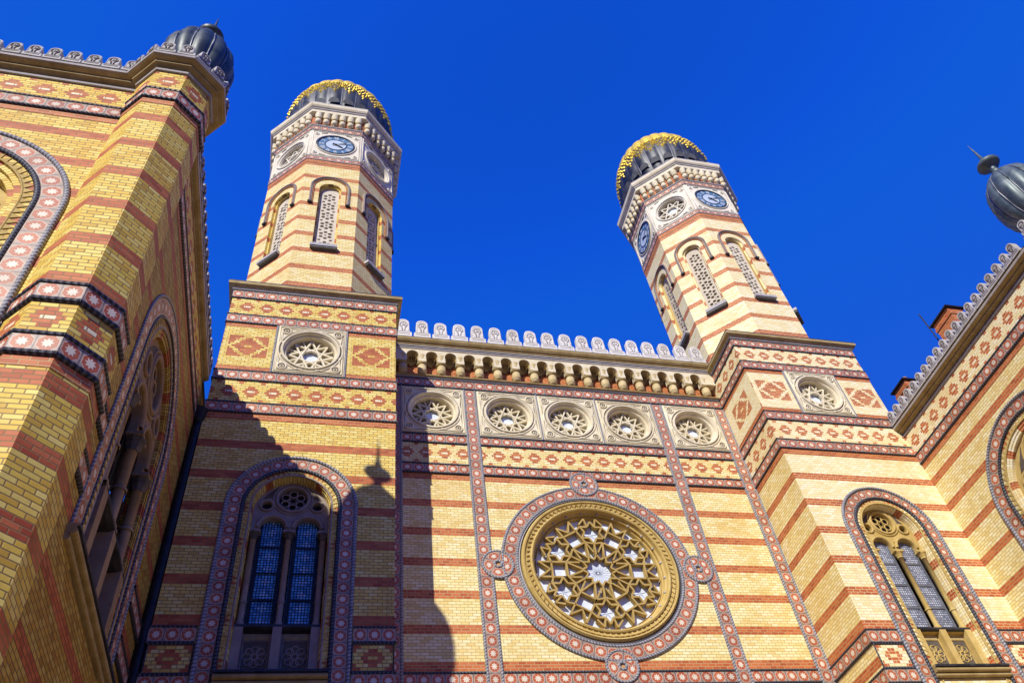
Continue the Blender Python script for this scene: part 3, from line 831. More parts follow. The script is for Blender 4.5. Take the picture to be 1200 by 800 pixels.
for i in range(7):
    a = PI*(i+.5)/7
    sh.tube([(.03*math.cos(a),.20,22.55+.03*math.sin(a)), (.13*math.cos(a),.12,22.68+.15*math.sin(a)), (.185*math.cos(a),-.16,22.70+.21*math.sin(a))], .015, 'ochre', 5)
n_ = 8
for i in range(n_):
    a0, a1 = PI*i/n_, PI*(i+1)/n_
    sh.face([(.21*math.cos(a0),.09,22.70+.24*math.sin(a0)),(.21*math.cos(a1),.09,22.70+.24*math.sin(a1)),(0,.225,22.50)], [(0,0)]*3, 'deep_shade')  # dark fan paints the shade inside the niche head
s0 = sh.build('shell_niche', bay, (open_c[0],0,0))
for c in open_c[1:]: copy_part(s0, bay, (c,0,0))
b = MB()
sweep(b, [(-5.97,0),(5.97,0)], [(.02,23.0,'cream'),(.22,23.0,'fillet'),(.24,23.03,'fillet'),(.24,23.07,'ebony'),(.27,23.08,'fillet'),(.27,23.12,'fillet'),(.29,23.13,'tan'),(.31,23.18,'tan'),(.37,23.22,'tan'),(.42,23.29,'tan'),(.43,23.36,'tan'),(.40,23.39,'ebony'),(.40,23.43,'ebony'),(.0,23.44,'lead')], 'tan')
b.build('gutter_cornice', bay)
for i in range(NM): merlon('big', bay, (X0+PITCH*i,-.31,23.43), 0)

# ------------------------------------------------------------------ clock towers
OY = .537; OA = 2.487
def octo(cx, cy, a): return [(cx+a*x, cy+a*y) for x, y in ((-T8,-1),(T8,-1),(1,-T8),(1,T8),(T8,1),(-T8,1),(-1,T8),(-1,-T8))]
def make_tower(s, tone, label, stone, glass):
    cx = s*8.487; x0, x1 = cx-2.487, cx+2.487
    t = thing('clock_tower', (cx,OY,0), label, 'tower', 'twin towers of the facade')
    F = Frame(cx, YT, 0, -1)
    if s < 0: x0 += .02
    br = 'brick_'+tone
    b = MB()
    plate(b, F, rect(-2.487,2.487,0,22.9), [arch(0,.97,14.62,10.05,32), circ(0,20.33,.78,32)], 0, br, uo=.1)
    for xx, nx in ((cx-2.487,-1),(cx+2.487,1)):
        G = Frame(xx, YT, nx, 0); d = -1 if nx > 0 else 1
        L = BK-YT
        bs = 'brick_amber' if s < 0 else 'brick_mid'  # right tower's sides coloured deeper for their weaker sunlight
        if nx > 0: plate(b, G, rect(0,L,0,22.9), [], 0, bs)
        else: plate(b, G, rect(-L,0,0,22.9), [], 0, bs)
    Bk = Frame(cx, BK, 0, 1); plate(b, Bk, rect(-2.487,2.487,0,22.9), [], 0, br)
    b.build('wall', t)
    ring = [(cx-2.487,BK),(cx-2.487,YT),(cx+2.487,YT),(cx+2.487,BK)]
    # the window's tile frame interrupts the lowest bands
    rw = 1.57
    for z0, z1 in RIBBON:
        for p in ([(cx-2.487,.0),(cx-2.487,YT),(cx-rw-.02,YT)], [(cx+rw+.02,YT),(cx+2.487,YT),(cx+2.487,.0)]):
            b = MB(); band(b, p, z0, z1); b.build('tile_band', t)
    for z0, z1 in ((17.67,18.01),(18.92,19.26)):
        b = MB(); band(b, [(cx-2.487,.0),(cx-2.487,YT),(cx+2.487,YT),(cx+2.487,.0)], z0, z1); b.build('tile_band', t)
    for z0, z1 in ((21.38,21.73),(22.56,22.90)):
        b = MB(); band(b, ring, z0, z1); b.build('tile_band', t)
    low = [(cx-2.487,.0),(cx-2.487,YT),(cx+2.487,YT),(cx+2.487,.0)]
    def fr(path, z0, z1, m, nm='brick_frieze', d=.008):
        b = MB(); off = offsets(path)
        for i in range(len(path)-1):
            a = (path[i][0]+off[i][0]*d, path[i][1]+off[i][1]*d); c = (path[i+1][0]+off[i+1][0]*d, path[i+1][1]+off[i+1][1]*d)
            l = math.hypot(c[0]-a[0], c[1]-a[1])
            b.face([(*a,z0),(*c,z0),(*c,z1),(*a,z1)], [(-l/2,z0),(l/2,z0),(l/2,z1),(-l/2,z1)], m)
        return b.build(nm, t)
    fr(low, 18.05, 18.88, 'frieze_low_'+tone); fr(ring, 21.77, 22.52, 'frieze_high_'+tone)
    fr(ring, 21.18, 21.35, 'redbrick', 'red_course'); fr(ring, 19.30, 19.47, 'redbrick', 'red_course')
    fr(low, 17.42, 17.63, 'redbrick', 'red_course')
    for uc in (-1.76, 1.76):
        b = MB(); patch(b, F, uc-.71, uc+.71, 19.48, 21.17, 'rhomb_'+tone, .008); b.build('ornament_panel', t)
    for xx, nx in ((cx-2.487,-1),(cx+2.487,1)):
        G = Frame(xx, YT, nx, 0); b = MB(); uc = -1.02 if nx < 0 else 1.02
        patch(b, G, uc-1.0, uc+1.0, 19.48, 21.17, 'thin_'+tone, .008); b.build('ornament_panel', t)
    for uc, w in ((-2.03,.42),(2.03,.42)):
        b = MB(); patch(b, F, uc-w, uc+w, 10.35, 10.97, 'hexa_'+tone, .008)
        tube2d(b, F, rect(uc-w-.02,uc+w+.02,10.34,10.98), .03, .01, 'rope_d', True, 5); b.build('ornament_panel', t)
    m = medallion(F, 0, 20.33, .985, 1.02, t, .69, 'cream')
    for sx in (-1,1):
        b = MB(); tube2d(b, F, [(sx*1.02,19.30),(sx*1.02,21.35)], .035, .02, 'rope'); b.build('rope_moulding', t)
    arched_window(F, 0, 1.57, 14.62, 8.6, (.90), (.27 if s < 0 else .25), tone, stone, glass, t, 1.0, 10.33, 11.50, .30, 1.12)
    b = MB()                                                  # ledge that carries the octagon
    sweep(b, ring+[(cx-2.487,BK)], [(.0,22.92,'fillet'),(.06,22.93,'fillet'),(.06,22.97,'fillet'),(.09,22.98,'tan'),(.13,23.02,'tan'),(.19,23.06,'tan'),(.20,23.14,'tan'),(.18,23.18,'ebony'),(.18,23.23,'lead'),(-.3,23.27,'lead')], 'tan')
    b.face([(cx-2.6,YT-.1,23.24),(cx+2.6,YT-.1,23.24),(cx+2.6,BK+.1,23.24),(cx-2.6,BK+.1,23.24)], [(0,0)]*4, 'lead')
    b.build('ledge', t)
    # octagonal drum
    b = MB(); ap = OA; hw = ap*T8
    for k in range(8):
        a = -PI/2+k*PI/4; G = Frame(cx+ap*math.cos(a), OY+ap*math.sin(a), math.cos(a), math.sin(a))
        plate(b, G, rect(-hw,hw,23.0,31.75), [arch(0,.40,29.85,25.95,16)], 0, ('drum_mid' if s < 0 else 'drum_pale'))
        plate(b, G, rect(-hw,hw,31.75,35.2), [circ(0,33.38,.72,24)] if k % 2 else [], 0, 'ivory')
    b.build('drum', t)
    for z0, z1 in ((32.0,32.26),(34.55,34.84)):
        b = MB(); band(b, octo(cx,OY,ap), z0, z1, 'star', .03, 'rope', True, .03); b.build('tile_band', t)
    b = MB(); off = octo(cx,OY,ap); sweep(b, off, [(.0,31.74),(.012,31.74),(.012,31.97),(.0,31.97)], 'redbrick', True); b.build('red_course', t)
    b = MB()
    sweep(b, octo(cx,OY,ap), [(0,34.86,'fillet'),(.06,34.87,'fillet'),(.08,34.92,'cream'),(.03,34.96,'redbrick'),(.03,35.75,'cream'),(.24,35.78,'cream'),(.24,35.98,'fillet'),(.28,36.0,'fillet'),(.28,36.06,'cream'),(.33,36.10,'cream'),(.38,36.18,'cream'),(.40,36.32,'fillet'),(.40,36.38,'lead'),(-.5,36.50,'lead')], 'cream', True)
    b.face([(x,y,36.48) for x,y in octo(cx,OY,ap-.3)], [(0,0)]*8, 'lead')
    b.build('crown_cornice', t)
    # per-face parts in drum-local coordinates (front face looks to -y)
    L = Frame(0, -ap, 0, -1)
    b = MB()
    A, B = arch(0,.40,29.85,25.95,16), arch(0,.34,29.85,25.95,16)
    for i in range(len(A)-1):
        b.face([L.p(*A[i],0),L.p(*A[i+1],0),L.p(*A[i+1],-.10),L.p(*A[i],-.10)], [(0,A[i][1]),(0,A[i+1][1]),(.1,A[i+1][1]),(.1,A[i][1])], 'voussoir_'+tone)
        b.face([L.p(*A[i],-.10),L.p(*A[i+1],-.10),L.p(*B[i+1],-.10),L.p(*B[i],-.10)], [(0,A[i][1]),(0,A[i+1][1]),(.1,A[i+1][1]),(.1,A[i][1])], 'voussoir_'+tone)
        b.face([L.p(*B[i],-.10),L.p(*B[i+1],-.10),L.p(*B[i+1],-.36),L.p(*B[i],-.36)], [(0,A[i][1]),(0,A[i+1][1]),(.2,A[i+1][1]),(.2,A[i][1])], 'ochre')
    hood = arch(0,.70,29.95,28.78,20)
    strip2d(b, L, arch(0,.745,29.95,28.78,20), arch(0,.645,29.95,28.78,20), .05, 'hood', .06)
    tube2d(b, L, hood, .032, .055, 'rope_h'); tube2d(b, L, arch(0,.60,29.95,28.78,20), .02, .02, 'redbrick', n=4)
    for sx in (-1,1): b.box((sx*.69,-ap-.04,28.74), (.16,.12,.08), 'ebony')
    w0 = b.build('lancet_window', t, (0,0,0))
    b = MB(); b.box((0,-ap-.02,25.86), (.92,.30,.14), 'fillet'); b.box((0,-ap-.03,25.76), (.84,.22,.08), 'lead'); b.build('sill', w0)
    b = MB()
    holes = []
    for q in range(6):
        zc = 26.35+.64*q
        for i in range(6):
            aa = PI*i/3+PI/6
            if True: holes.append([(x, y) for x, y in circ(.165*math.cos(aa)*1.05, zc+.19*math.sin(aa), .076, 8)])
        holes.append(circ(0, zc, .05, 6))
        if q < 5:
            for sx in (-1,1): holes.append(circ(sx*.20, zc+.32, .062, 6))
    plate(b, L, arch(0,.35,29.85,25.95,14), holes, -.20, 'lattice', -.30)
    b.face([L.p(x,y,-.315) for x,y in arch(0,.36,29.85,25.95,14)], [(0,0)]*17, 'dark')
    b.box((0,-ap+.225,27.62), (.70,.03,.05), 'iron')
    b.build('lattice', w0)
    w0.location = Vector((cx,OY,0))-t.location
    for k in range(1,8): copy_part(w0, t, Vector((cx,OY,0))-t.location, k*PI/4)
    # clock on the four main faces
    b = MB(); zc = 33.40; Rk = .735
    b.face([L.p(x,y,.02) for x,y in circ(0,zc,Rk,40)], [(0,0)]*40, 'clockring')
    b.face([L.p(x,y,.03) for x,y in circ(0,zc,Rk*.56,32)], [(0,0)]*32, 'clockdisc')
    tube2d(b, L, circ(0,zc,Rk,40), .035, .03, 'clockrim', True); tube2d(b, L, circ(0,zc,Rk*.57,32), .016, .03, 'clockrim', True, 5)
    tube2d(b, L, circ(0,zc,Rk+.08,40), .03, .02, 'ivory', True)
    nums = ['XII','I','II','III','IIII','V','VI','VII','VIII','IX','X','XI']
    for i, tx in enumerate(nums):
        a = PI/2-2*PI*i/12; c, sn = math.cos(a), math.sin(a); wch = {'I':.045,'V':.085,'X':.085}
        tot = sum(wch[ch] for ch in tx); x = -tot/2; h = .10
        def stroke(p, q, w=.017):
            pts = []
            dx, dy = q[0]-p[0], q[1]-p[1]; l = math.hypot(dx,dy); nx, ny = -dy/l*w/2, dx/l*w/2
            for (ux, uy) in ((p[0]+nx,p[1]+ny),(q[0]+nx,q[1]+ny),(q[0]-nx,q[1]-ny),(p[0]-nx,p[1]-ny)):
                rr = Rk*.79+uy; pts.append(L.p(rr*c+ux*sn, zc+rr*sn-ux*c, .028))
            b.face(pts, [(0,0)]*4, 'clocknum')
        for ch in tx:
            w = wch[ch]; xm = x+w/2
            if ch == 'I': stroke((xm,-h),(xm,h), .022)
            if ch == 'V': stroke((x+.012,h),(xm,-h), .022); stroke((x+w-.012,h),(xm,-h))
            if ch == 'X': stroke((x+.01,h),(x+w-.01,-h), .022); stroke((x+w-.01,h),(x+.01,-h))
            x += w
    # carved corners of the stone panel
    for sx in (-1,1):
        for sy in (-1,1):
            tube2d(b, L, circ(sx*.80,zc+sy*.80,.07,10), .03, .01, 'ivory', True, 5)
            b.face([L.p(x,y,.012) for x,y in circ(sx*.80,zc+sy*.80,.05,8)], [(0,0)]*8, 'deep_shade')
            tube2d(b, L, [(sx*.62,zc+sy*.90),(sx*.50,zc+sy*.93),(sx*.38,zc+sy*.95)], .018, .01, 'deep_shade', False, 4)
    tube2d(b, L, rect(-.95,.95,32.40,34.44), .03, .005, 'ivory', True, 4)
    ck = b.build('clock', t, (0,0,0))
    for ang, ln, w, nm in ((PI/2-2*PI*(4.2/12), .40, .055, 'hour_hand'), (PI/2-2*PI*(11/60), .60, .035, 'minute_hand')):
        h = MB(); c, sn = math.cos(ang), math.sin(ang); dd_ = .05 if 'hour' in nm else .06
        pts = [(-.16,w*.7),(0,w*.5),(ln*.62,w*.9),(ln,0),(ln*.62,-w*.9),(0,-w*.5),(-.16,-w*.7)]
        h.face([L.p(a*c-b_*sn, zc+a*sn+b_*c, dd_) for a, b_ in pts], [(0,0)]*7, 'iron')
        h.face([L.p(x,y,dd_+.004) for x,y in circ(0,zc,.06,12)], [(0,0)]*12, 'iron')
        h.build(nm, ck)
    ck.location = Vector((cx,OY,0))-t.location
    for k in (2,4,6): copy_part(ck, t, Vector((cx,OY,0))-t.location, k*PI/4)
    # star rosette on the diagonal faces
    b = MB(); R = .66
    rings = [(R+.14,.0),(R+.13,.05),(R+.08,.05),(R+.06,.0),(R+.02,-.02),(R,-.10),(R,-.30)]
    P = [[L.p(r*math.cos(2*PI*i/36), 33.38+r*math.sin(2*PI*i/36), d) for r, d in rings] for i in range(36)]
    b.grid(P, lambda i, j: (i*.1,j*.1), 'ivory', False, True)
    def rb(a, c, w=.055, d0=-.14, d1=-.24):
        dx, dy = c[0]-a[0], c[1]-a[1]; l = math.hypot(dx,dy); nx, ny = -dy/l*w/2, dx/l*w/2
        q = [(a[0]+nx,33.38+a[1]+ny),(c[0]+nx,33.38+c[1]+ny),(c[0]-nx,33.38+c[1]-ny),(a[0]-nx,33.38+a[1]-ny)]
        if area(q) < 0: q = q[::-1]
        plate(b, L, q, [], d0, 'ivory', d1)
    for q in range(8):
        a1, a2 = PI*q/4, PI*(q+3)/4
        rb((R*math.cos(a1),R*math.sin(a1)), (R*math.cos(a2),R*math.sin(a2)), .05, -.14-.002*q)
    b.face([L.p(x,y,-.26) for x,y in circ(0,33.38,R,28)], [(0,0)]*28, 'deep_shade')
    b.face([L.p(x,y,-.25) for x,y in circ(0,33.38,R*.36,16)], [(0,0)]*16, 'pane')
    for sx in (-1,1):
        for sy in (-1,1):
            tube2d(b, L, circ(sx*.80,33.40+sy*.80,.07,10), .03, .01, 'ivory', True, 5)
            tube2d(b, L, [(sx*.62,33.4+sy*.90),(sx*.50,33.4+sy*.93),(sx*.38,33.4+sy*.95)], .018, .01, 'deep_shade', False, 4)
    tube2d(b, L, rect(-.95,.95,32.40,34.44), .03, .005, 'ivory', True, 4)
    ro = b.build('star_rosette', t, tuple(Vector((cx,OY,0))-t.location)); ro.location = Vector((cx,OY,0))-t.location; ro.rotation_euler = (0,0,PI/4)
    for k in (3,5,7): copy_part(ro, t, Vector((cx,OY,0))-t.location, k*PI/4)
    # bracket course under the crown
    b = MB()
    b.lathe((0,-ap-.10,0), [(.001,34.98),(.09,35.0),(.125,35.08),(.13,35.22),(.10,35.28)], 'cream', 12)
    b.lathe((0,-ap-.10,0), [(.10,35.28),(.14,35.31),(.14,35.35),(.11,35.38)], 'tan', 12)
    b.lathe((0,-ap-.10,0), [(.11,35.38),(.12,35.46),(.155,35.62),(.155,35.80)], 'cream', 12)
    first = None
    for k in range(8):
        for i in range(6):
            x = -hw+.02+(2*hw-.04)*(i+.5)/6
            loc = Matrix.Rotation(k*PI/4,3,'Z') @ Vector((x,0,0))
            if first is None: first = b.build('corbel', t, tuple(loc)); first.location = loc
            else: copy_part(first, t, loc, k*PI/4)
    # onion dome
    b = MB(); ng = 24; sub = 6
    zb = 36.48
    prof = [(1.80,0),(1.98,.18),(2.20,.55),(2.39,1.05),(2.50,1.65),(2.53,2.2),(2.46,2.85),(2.30,3.45),(2.04,4.0),(1.66,4.5),(1.20,4.9),(.75,5.15),(.45,5.32),(.25,5.5),(.14,5.7),(.10,5.9)]
    prof = [(r, z*1.12) for r, z in prof]
    P = []
    for i in range(ng*sub):
        a = 2*PI*i/(ng*sub); ph = (i % sub)/sub; bul = .972+.028*math.sin(PI*ph)**.7
        P.append([(r*bul*math.cos(a), r*bul*math.sin(a), zb+z) for r, z in prof])
    b.grid(P, lambda i, j: (i*.05, j*.3), 'slate', True, True)
    for i in range(ng):
        a = 2*PI*i/ng
        b.tube([(r*.965*math.cos(a), r*.965*math.sin(a), zb+z) for r, z in prof[:13]], .028, 'seam', 5)
    dm = b.build('dome', t, (0,0,0)); dm.location = Vector((0,0,0))
    b = MB()                                                  # light scallops round the dome's foot
    for i in range(ng):
        a = 2*PI*(i+.5)/ng
        c = Matrix.Rotation(a,4,'Z')
        pts = [c @ Vector((2.44+.09*math.sin(PI*q/8), .25*math.cos(PI*q/8), zb+1.15+.36*math.sin(PI*q/8))) for q in range(9)]
        b.face(pts, [(0,0)]*9, 'collar')
    b.build('scalloped_collar', dm)
    def onprof(z):
        for (r1,z1),(r2,z2) in zip(prof[:-1], prof[1:]):
            if z1 <= z <= z2: return r1+(r2-r1)*(z-z1)/(z2-z1)
        return .1
    b = MB()
    def leaf(a, z, rad, sq=1.0):
        n = 9; r = onprof(z); slope = (onprof(z+.1)-onprof(z-.1))/.2
        for (rr0, lift) in ((rad,.03),):
            ring = []
            for q in range(n):
                t_ = 2*PI*q/n; dz = rad*sq*math.sin(t_); du = rad*math.cos(t_)
                zz = z+dz; rp = onprof(zz)*.985
                ring.append((rp*math.cos(a+du/r), rp*math.sin(a+du/r), zb+zz))
            rc = onprof(z)*1.0+.07; cpt = (rc*math.cos(a), rc*math.sin(a), zb+z)
            for q in range(n): b.face([ring[q],ring[(q+1) % n],cpt], [(0,0)]*3, 'gilt', True)
    zs_ = [3.2,3.32,3.5,3.8,4.1,4.4]
    P = []
    for i in range(ng*sub):
        a = 2*PI*i/(ng*sub); ph = (i % sub)/sub; bul = .978+.028*math.sin(PI*ph)**.7
        P.append([((onprof(z)*bul+.012+.02*(q % 2))*math.cos(a), (onprof(z)*bul+.012+.02*(q % 2))*math.sin(a), zb+z) for q, z in enumerate(zs_)])
    b.grid(P, lambda i, j: (i*.05, j*.3), 'gilt', False, True)
    for i in range(ng):
        a = 2*PI*(i+.5)/ng; w = 2*PI/ng
        for du, z, r_, q_ in ((0,2.72,.08,1.2),(0,2.92,.12,1.1),(-.22,3.05,.10,1),(.22,3.05,.10,1),(0,3.22,.11,1),(-.30,3.32,.10,1),(.30,3.32,.10,1),(-.14,3.46,.09,1),(.14,3.46,.09,1),(-.5,3.50,.09,1.4),(-.36,3.62,.10,1),(.36,3.62,.10,1),(0,3.66,.12,1),(-.2,3.78,.10,1),(.2,3.78,.10,1),(-.5,3.76,.11,1)):
            leaf(a+du*w, z-.55, 1.12*r_*random.uniform(.85,1.12), q_)
    b.build('gilded_trim', dm)
    b = MB()
    b.lathe((0,0,zb), [(.10,6.4),(.14,6.45),(.20,6.5),(.14,6.55),(.06,6.6),(.05,6.62),(.05,6.8),(.09,6.86),(.05,6.92),(.03,7.0),(.02,7.5),(.001,8.0)], 'iron', 12)
    b.build('finial', dm)
    return t
make_tower(-1, 'amber', 'clock tower of the left, half in shadow, whose arched window has leaded glass coloured by blue sky', 'shaded_grey', 'blue')
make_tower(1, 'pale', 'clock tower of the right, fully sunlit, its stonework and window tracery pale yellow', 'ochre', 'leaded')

# ------------------------------------------------------------------ side wings with corner turrets
TX, TY, TA = 11.423, -10.113, .67
YF = -10.239
def make_wing(s, xw, tone, label, stone):
    t = thing('side_wing', (s*13.5,-6,0), label, 'building', 'forward wings flanking the facade')
    br = 'brick_'+tone
    X1 = 17.6; yend = 1.2 if s < 0 else YT
    # plan path for the left-hand case (x negative), mirrored for the right
    a = TA
    xl = TX+a                                                # outer flank of the turret
    tur = [(-xl,YF),(-xl,TY-a*T8),(-TX-a*T8,TY-a),(-TX+a*T8,TY-a),(-TX+a,TY-a*T8),(-TX+a,TY+a*T8)]
    jy = TY+a*T8+(xw-(TX-a))
    join = (-xw, jy)
    def M(path): return path if s < 0 else [(-x,y) for x, y in path][::-1]
    whole = M([(-X1,YF)]+tur+[join,(-xw,YT)])
    turret = M(tur+[join])
    # walls
    Fs = Frame(s*xw, 0, -s, 0)                               # side wall towards the court
    sg = 1 if s < 0 else -1                                  # u = sg*y
    yc = -5.80
    b = MB()
    uu = sorted((sg*jy, sg*yend))
    plate(b, Fs, rect(uu[0],uu[1],0,18.55), [arch(sg*yc,1.60,14.05,9.1,32)], 0, 'brick_rust' if s < 0 else 'brick_mid')  # court walls coloured deeper than the front: their weaker light is painted in
    Ff = Frame(0, YF, 0, -1); xc = s*14.5
    ux = sorted((s*X1, s*xl))
    plate(b, Ff, rect(ux[0],ux[1],0,18.55), [arch(xc,1.60,14.05,9.1,32)], 0, br)
    bk = Frame(0, 3.0, 0, 1); ub = sorted((-s*X1,-s*xw)); plate(b, bk, rect(ub[0],ub[1],0,18.5), [], 0, br)
    ot = Frame(s*X1, 0, s, 0); uo = sorted((-sg*YF,-sg*3.0)); plate(b, ot, rect(uo[0],uo[1],0,18.5), [], 0, br)
    b.build('wall', t)
    b = MB(); sweep(b, turret, [(0,0),(0,18.95)], br); tw = b.build('corner_turret', t)
    # roof
    b = MB(); z = 18.86
    b.face([(s*xw,YF,z),(s*X1,YF,z),(s*X1,3,z),(s*xw,3,z)], [(0,0)]*4, 'lead'); b.build('roof', t)
    # bands
    ringy = 2.28
    for z0, z1 in RIBBON:
        segs = [M([(-X1,YF),(-14.5-ringy-.02,YF)]), M([(-14.5+ringy+.02,YF)]+tur+[join,(-xw,yc-ringy-.02)]), M([(-xw,yc+ringy+.02),(-xw,YT-.02)])]
        for p in segs:
            b = MB(); band(b, p, z0, z1, 'star', .035, 'rope_d', False, .05); b.build('tile_band', t)
    b = MB(); band(b, whole, 17.33, 17.67, 'star', .035, 'rope_d', False, .045); b.build('tile_band', t)
    def fr(path, z0, z1, m, nm='brick_frieze', d=.008, per=None):
        b = MB(); off = offsets(path)
        for i in range(len(path)-1):
            p = (path[i][0]+off[i][0]*d, path[i][1]+off[i][1]*d); c = (path[i+1][0]+off[i+1][0]*d, path[i+1][1]+off[i+1][1]*d)
            l = math.hypot(c[0]-p[0], c[1]-p[1])
            b.face([(*p,z0),(*c,z0),(*c,z1),(*p,z1)], [(-l/2+.2875,z0),(l/2+.2875,z0),(l/2+.2875,z1),(-l/2+.2875,z1)] , m)
        return b.build(nm, t)
    fr(whole, 17.71, 18.48, 'frieze_wing_'+tone); fr(whole, 17.10, 17.29, 'redbrick', 'red_course')
    fr(turret, 10.35, 10.97, 'turretpanel_'+tone); fr(turret, 9.72, 9.92, 'redbrick', 'red_course')
    # cornice
    xk = xw+.14 if s < 0 else xw
    eaves = M([(-X1,YF)]+tur+[(-xk, TY+a*T8+(xk-(TX-a))),(-xk,YT)])
    b = MB()
    sweep(b, eaves, [(.0,18.50,'fillet'),(.05,18.50,'fillet'),(.06,18.55,'ebony'),(.02,18.56,'ebony'),(.02,18.62,'tan'),(.09,18.66,'tan'),(.14,18.68,'tan'),(.15,18.71,'ebony'),(.15,18.735,'tan'),(.22,18.76,'tan'),(.27,18.80,'fillet'),(.28,18.86,'tan'),(.25,18.90,'ebony'),(.25,18.94,'lead'),(-.3,18.95,'lead')], 'tan')  # near-black steps paint the shadow gaps of the cornice
    b.build('cornice', t)
    # merlons
    n = int((YT-.15-(jy+.1))/.363)
    for i in range(n): merlon('small', t, (s*(xk-.19), YT-.22-.363*i, 18.94), PI/2 if s < 0 else -PI/2)
    for i in range(15): merlon('small', t, (s*(xl+.25+.363*i), YF-.17, 18.94), 0)
    oc = octo(0,0,TA+.20)
    for k in range(8):
        if k in (4,5): continue
        an = -PI/2+k*PI/4
        for o in (-.19,.19):
            c = Vector(((TA+.18)*math.cos(an)-o*math.sin(an), (TA+.18)*math.sin(an)+o*math.cos(an), 0))
            merlon('turret', t, (s*TX+c.x, TY+c.y, 18.94), k*PI/4)
    # windows
    arched_window(Fs, sg*yc, 2.28, 14.0, 9.35, 1.40, .12, 'rust' if s < 0 else tone, 'shaded_ochre' if s < 0 else 'ochre', 'dusk' if s < 0 else 'leaded', t, 1.5, 9.42, 10.9, .34, 2.30, (.01,.03), .16 if s < 0 else .2, .62 if s < 0 else 1.0)  # left court window gets darkened brick and stone to paint its shade
    arched_window(Ff, xc, 2.28, 14.0, 9.35, 1.36, .30, tone, 'ochre', 'leaded', t, 1.5, 9.42, 10.9, .34, 2.36, (.03,.10), .2)
    # ribbed turret dome
    pm = 'patina' if s < 0 else 'patina_sunlit'
    b = MB(); ng = 12; sub = 6; c = (s*TX, TY) if s > 0 else (-11.35, -10.08); q_ = .97 if s > 0 else .87
    b.lathe((c[0],c[1],18.9), [(.80,0),(.80,.12),(.70,.2),(.62,.35),(.56,.6)], pm, 16)
    prof = [(.56,.55),(.68,.72),(.84,1.05),(.92,1.45),(.93,1.8),(.86,2.2),(.72,2.55),(.50,2.85),(.27,3.05),(.12,3.2)]
    if s < 0: prof = [(r, z*.97) for r, z in prof]
    P = []
    for i in range(ng*sub):
        a_ = 2*PI*i/(ng*sub); ph = (i % sub)/sub; bul = .90+.10*math.sin(PI*ph)**.8
        P.append([(c[0]+r*q_*bul*math.cos(a_), c[1]+r*q_*bul*math.sin(a_), 18.9+z) for r, z in prof])
    b.grid(P, lambda i, j: (i*.05,j*.2), pm, True, True)
    for i in range(ng):
        a_ = 2*PI*i/ng; b.tube([(c[0]+r*q_*.93*math.cos(a_), c[1]+r*q_*.93*math.sin(a_), 18.9+z) for r, z in prof], .022, 'seam', 5)
    dm = b.build('turret_dome', t)
    b = MB()
    b.lathe((c[0],c[1],18.9 if s > 0 else 18.72), [(.12,3.15),(.16,3.22),(.10,3.3),(.10,3.5),(.14,3.54),(.30*q_,3.60),(.36*q_,3.68),(.34*q_,3.75),(.18,3.80),(.09,3.84),(.08,4.05),(.05,4.1),(.03,4.5),(.001,5.0)], pm, 20)
    b.build('finial', dm)
    return t
make_wing(-1, 11.2, 'gold', 'left side wing nearest the camera with octagonal corner turret, its court wall in shade', 'shaded_grey')
make_wing(1, XT, 'pale', 'sunlit right side wing whose wall recedes toward the pale clock tower under a grey battlement', 'ochre')

# ------------------------------------------------------------------ roof things and drain
def chimney(x, y, w, l, z0, z1, label):
    t = thing('chimney', (x,y,z0), label, 'chimney')
    b = MB(); b.box((x,y,(z0+z1)/2), (w,l,z1-z0), 'chim'); b.box((x,y,z1-.28), (w+.06,l+.06,.10), 'chim'); b.build('stack', t)
    b = MB(); b.box((x,y,z1+.03), (w+.16,l+.16,.06), 'iron'); b.build('cap', t)
    b = MB()
    for q in (-1,1): b.lathe((x,y+q*l*.24,z1+.05), [(.12,0),(.10,.22),(.12,.24),(.10,.25)], 'chim', 10)
    b.build('chimney_pot', t)
    return t
chimney(12.6, -4.95, .62, .85, 18.87, 21.55, 'taller red brick chimney behind the battlement of the right wing, beside a thin rod')
chimney(12.6, -1.85, .55, .70, 18.87, 21.3, 'low red brick chimney at the battlement end beside the right clock tower')
b = MB(); b.tube([(12.6,-4.15,18.87),(12.6,-4.15,22.75)], .022, 'iron', 6); b.box((12.6,-4.15,18.92), (.16,.16,.1), 'iron')
b.build('lightning_rod', None, label='thin dark rod standing on the right wing roof beside the taller chimney', category='rod')
b = MB()
b.tube([(-11.09,-1.97,0),(-11.09,-1.97,17.0),(-11.07,-1.97,17.25)], .11, 'iron', 10)  # pipe drawn wider so its black also stands for the shaded corner
b.lathe((-11.09,-2.02,17.2), [(.09,0),(.16,.12),(.20,.42),(.22,.44),(.20,.46),(.1,.46)], 'iron', 10)
for z in (3,6,9,12,15): b.lathe((-11.09,-1.97,z), [(.1,-.04),(.11,0),(.1,.04)], 'iron', 10)
b.build('downpipe', None, label='dark rain downpipe in the corner between left wing and left clock tower', category='downpipe')

# ------------------------------------------------------------------ ground
b = MB(); b.face([(-400,-400,0),(400,-400,0),(400,400,0),(-400,400,0)], [(-400,-400),(400,-400),(400,400),(-400,400)], 'paving')
b.build('ground', None, kind='structure')

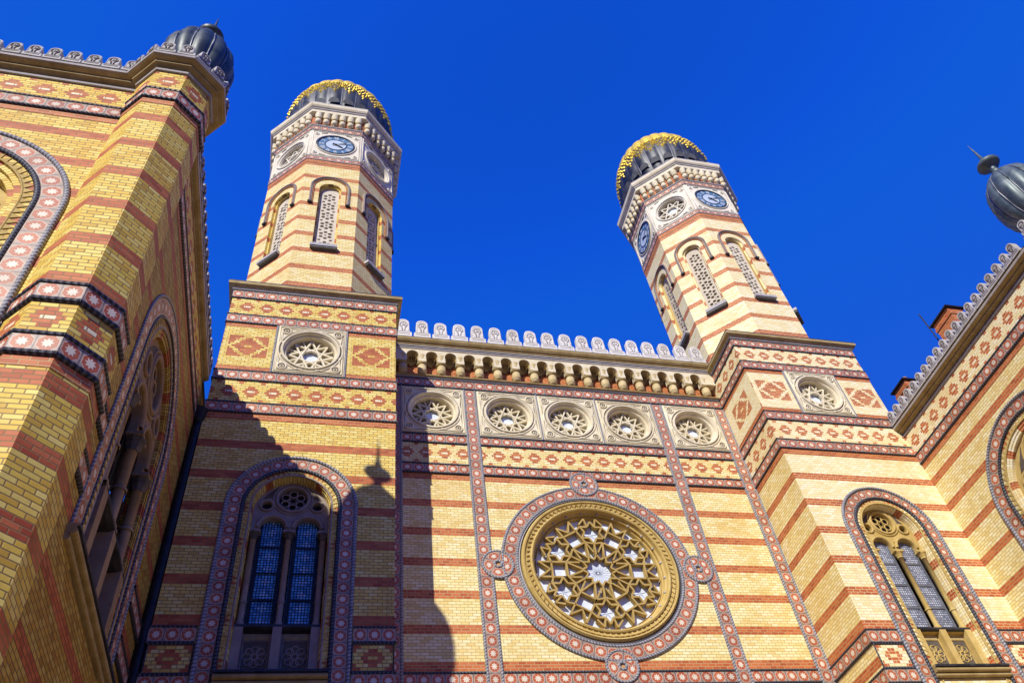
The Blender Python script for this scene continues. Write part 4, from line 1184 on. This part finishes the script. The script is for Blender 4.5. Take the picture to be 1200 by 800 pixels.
# ------------------------------------------------------------------ camera
cam = bpy.data.cameras.new('camera'); co = bpy.data.objects.new('camera', cam); COL.objects.link(co)
cam.sensor_width = 36; cam.sensor_fit = 'HORIZONTAL'
PX, PY, FPX = 30.0, 22.114, 950.265
cam.lens = FPX/1200*36; cam.shift_x = -PX/1200; cam.shift_y = PY/1200
yaw, pitch, roll = .364, .827, -.187
fwd = Vector((math.sin(yaw)*math.cos(pitch), math.cos(yaw)*math.cos(pitch), math.sin(pitch)))
rt = Vector((math.cos(yaw), -math.sin(yaw), 0)); up = rt.cross(fwd)
r2 = rt*math.cos(roll)+up*math.sin(roll); u2 = -rt*math.sin(roll)+up*math.cos(roll)
co.matrix_world = Matrix.Translation((-7.759,-18.477,1.7)) @ Matrix((r2, u2, -fwd)).transposed().to_4x4()
cam.clip_end = 2000
scene.camera = co

# ------------------------------------------------------------------ daylight
sd = Vector((4.92,8.08,-6.66)).normalized()                   # travel direction of the sunlight
sun = bpy.data.lights.new('sun', 'SUN'); sun.energy = 5.0; sun.angle = math.radians(.5); sun.color = (1.0,.94,.82)
so = bpy.data.objects.new('sun', sun); COL.objects.link(so)
so.rotation_euler = sd.to_track_quat('-Z','Y').to_euler()
w = bpy.data.worlds.new('World'); scene.world = w; w.use_nodes = True
nt = w.node_tree; bg = nt.nodes['Background']
sky = nt.nodes.new('ShaderNodeTexSky'); sky.sky_type = 'NISHITA'; sky.sun_disc = False
sky.sun_elevation = math.asin(-sd.z); sky.sun_rotation = math.atan2(-sd.x, -sd.y)
sky.air_density = 1.0; sky.dust_density = .3; sky.ozone_density = 3.0
clip = nt.nodes.new('ShaderNodeMix'); clip.data_type = 'RGBA'; clip.blend_type = 'DARKEN'
clip.inputs[0].default_value = 1; clip.inputs[7].default_value = (1.0,1.08,2,1)
gam = nt.nodes.new('ShaderNodeGamma'); gam.inputs[1].default_value = 2.5
tint = nt.nodes.new('ShaderNodeMix'); tint.data_type = 'RGBA'; tint.blend_type = 'MULTIPLY'
tint.inputs[0].default_value = 1; tint.inputs[7].default_value = (.16,.70,1,1)
nt.links.new(sky.outputs[0], clip.inputs[6]); nt.links.new(clip.outputs[2], gam.inputs[0])
nt.links.new(gam.outputs[0], tint.inputs[6]); nt.links.new(tint.outputs[2], bg.inputs[0])
bg.inputs[1].default_value = .122
scene.view_settings.view_transform = 'Standard'; scene.view_settings.look = 'None'
scene.view_settings.exposure = 0; scene.view_settings.gamma = 1
scene.render.engine = 'CYCLES'
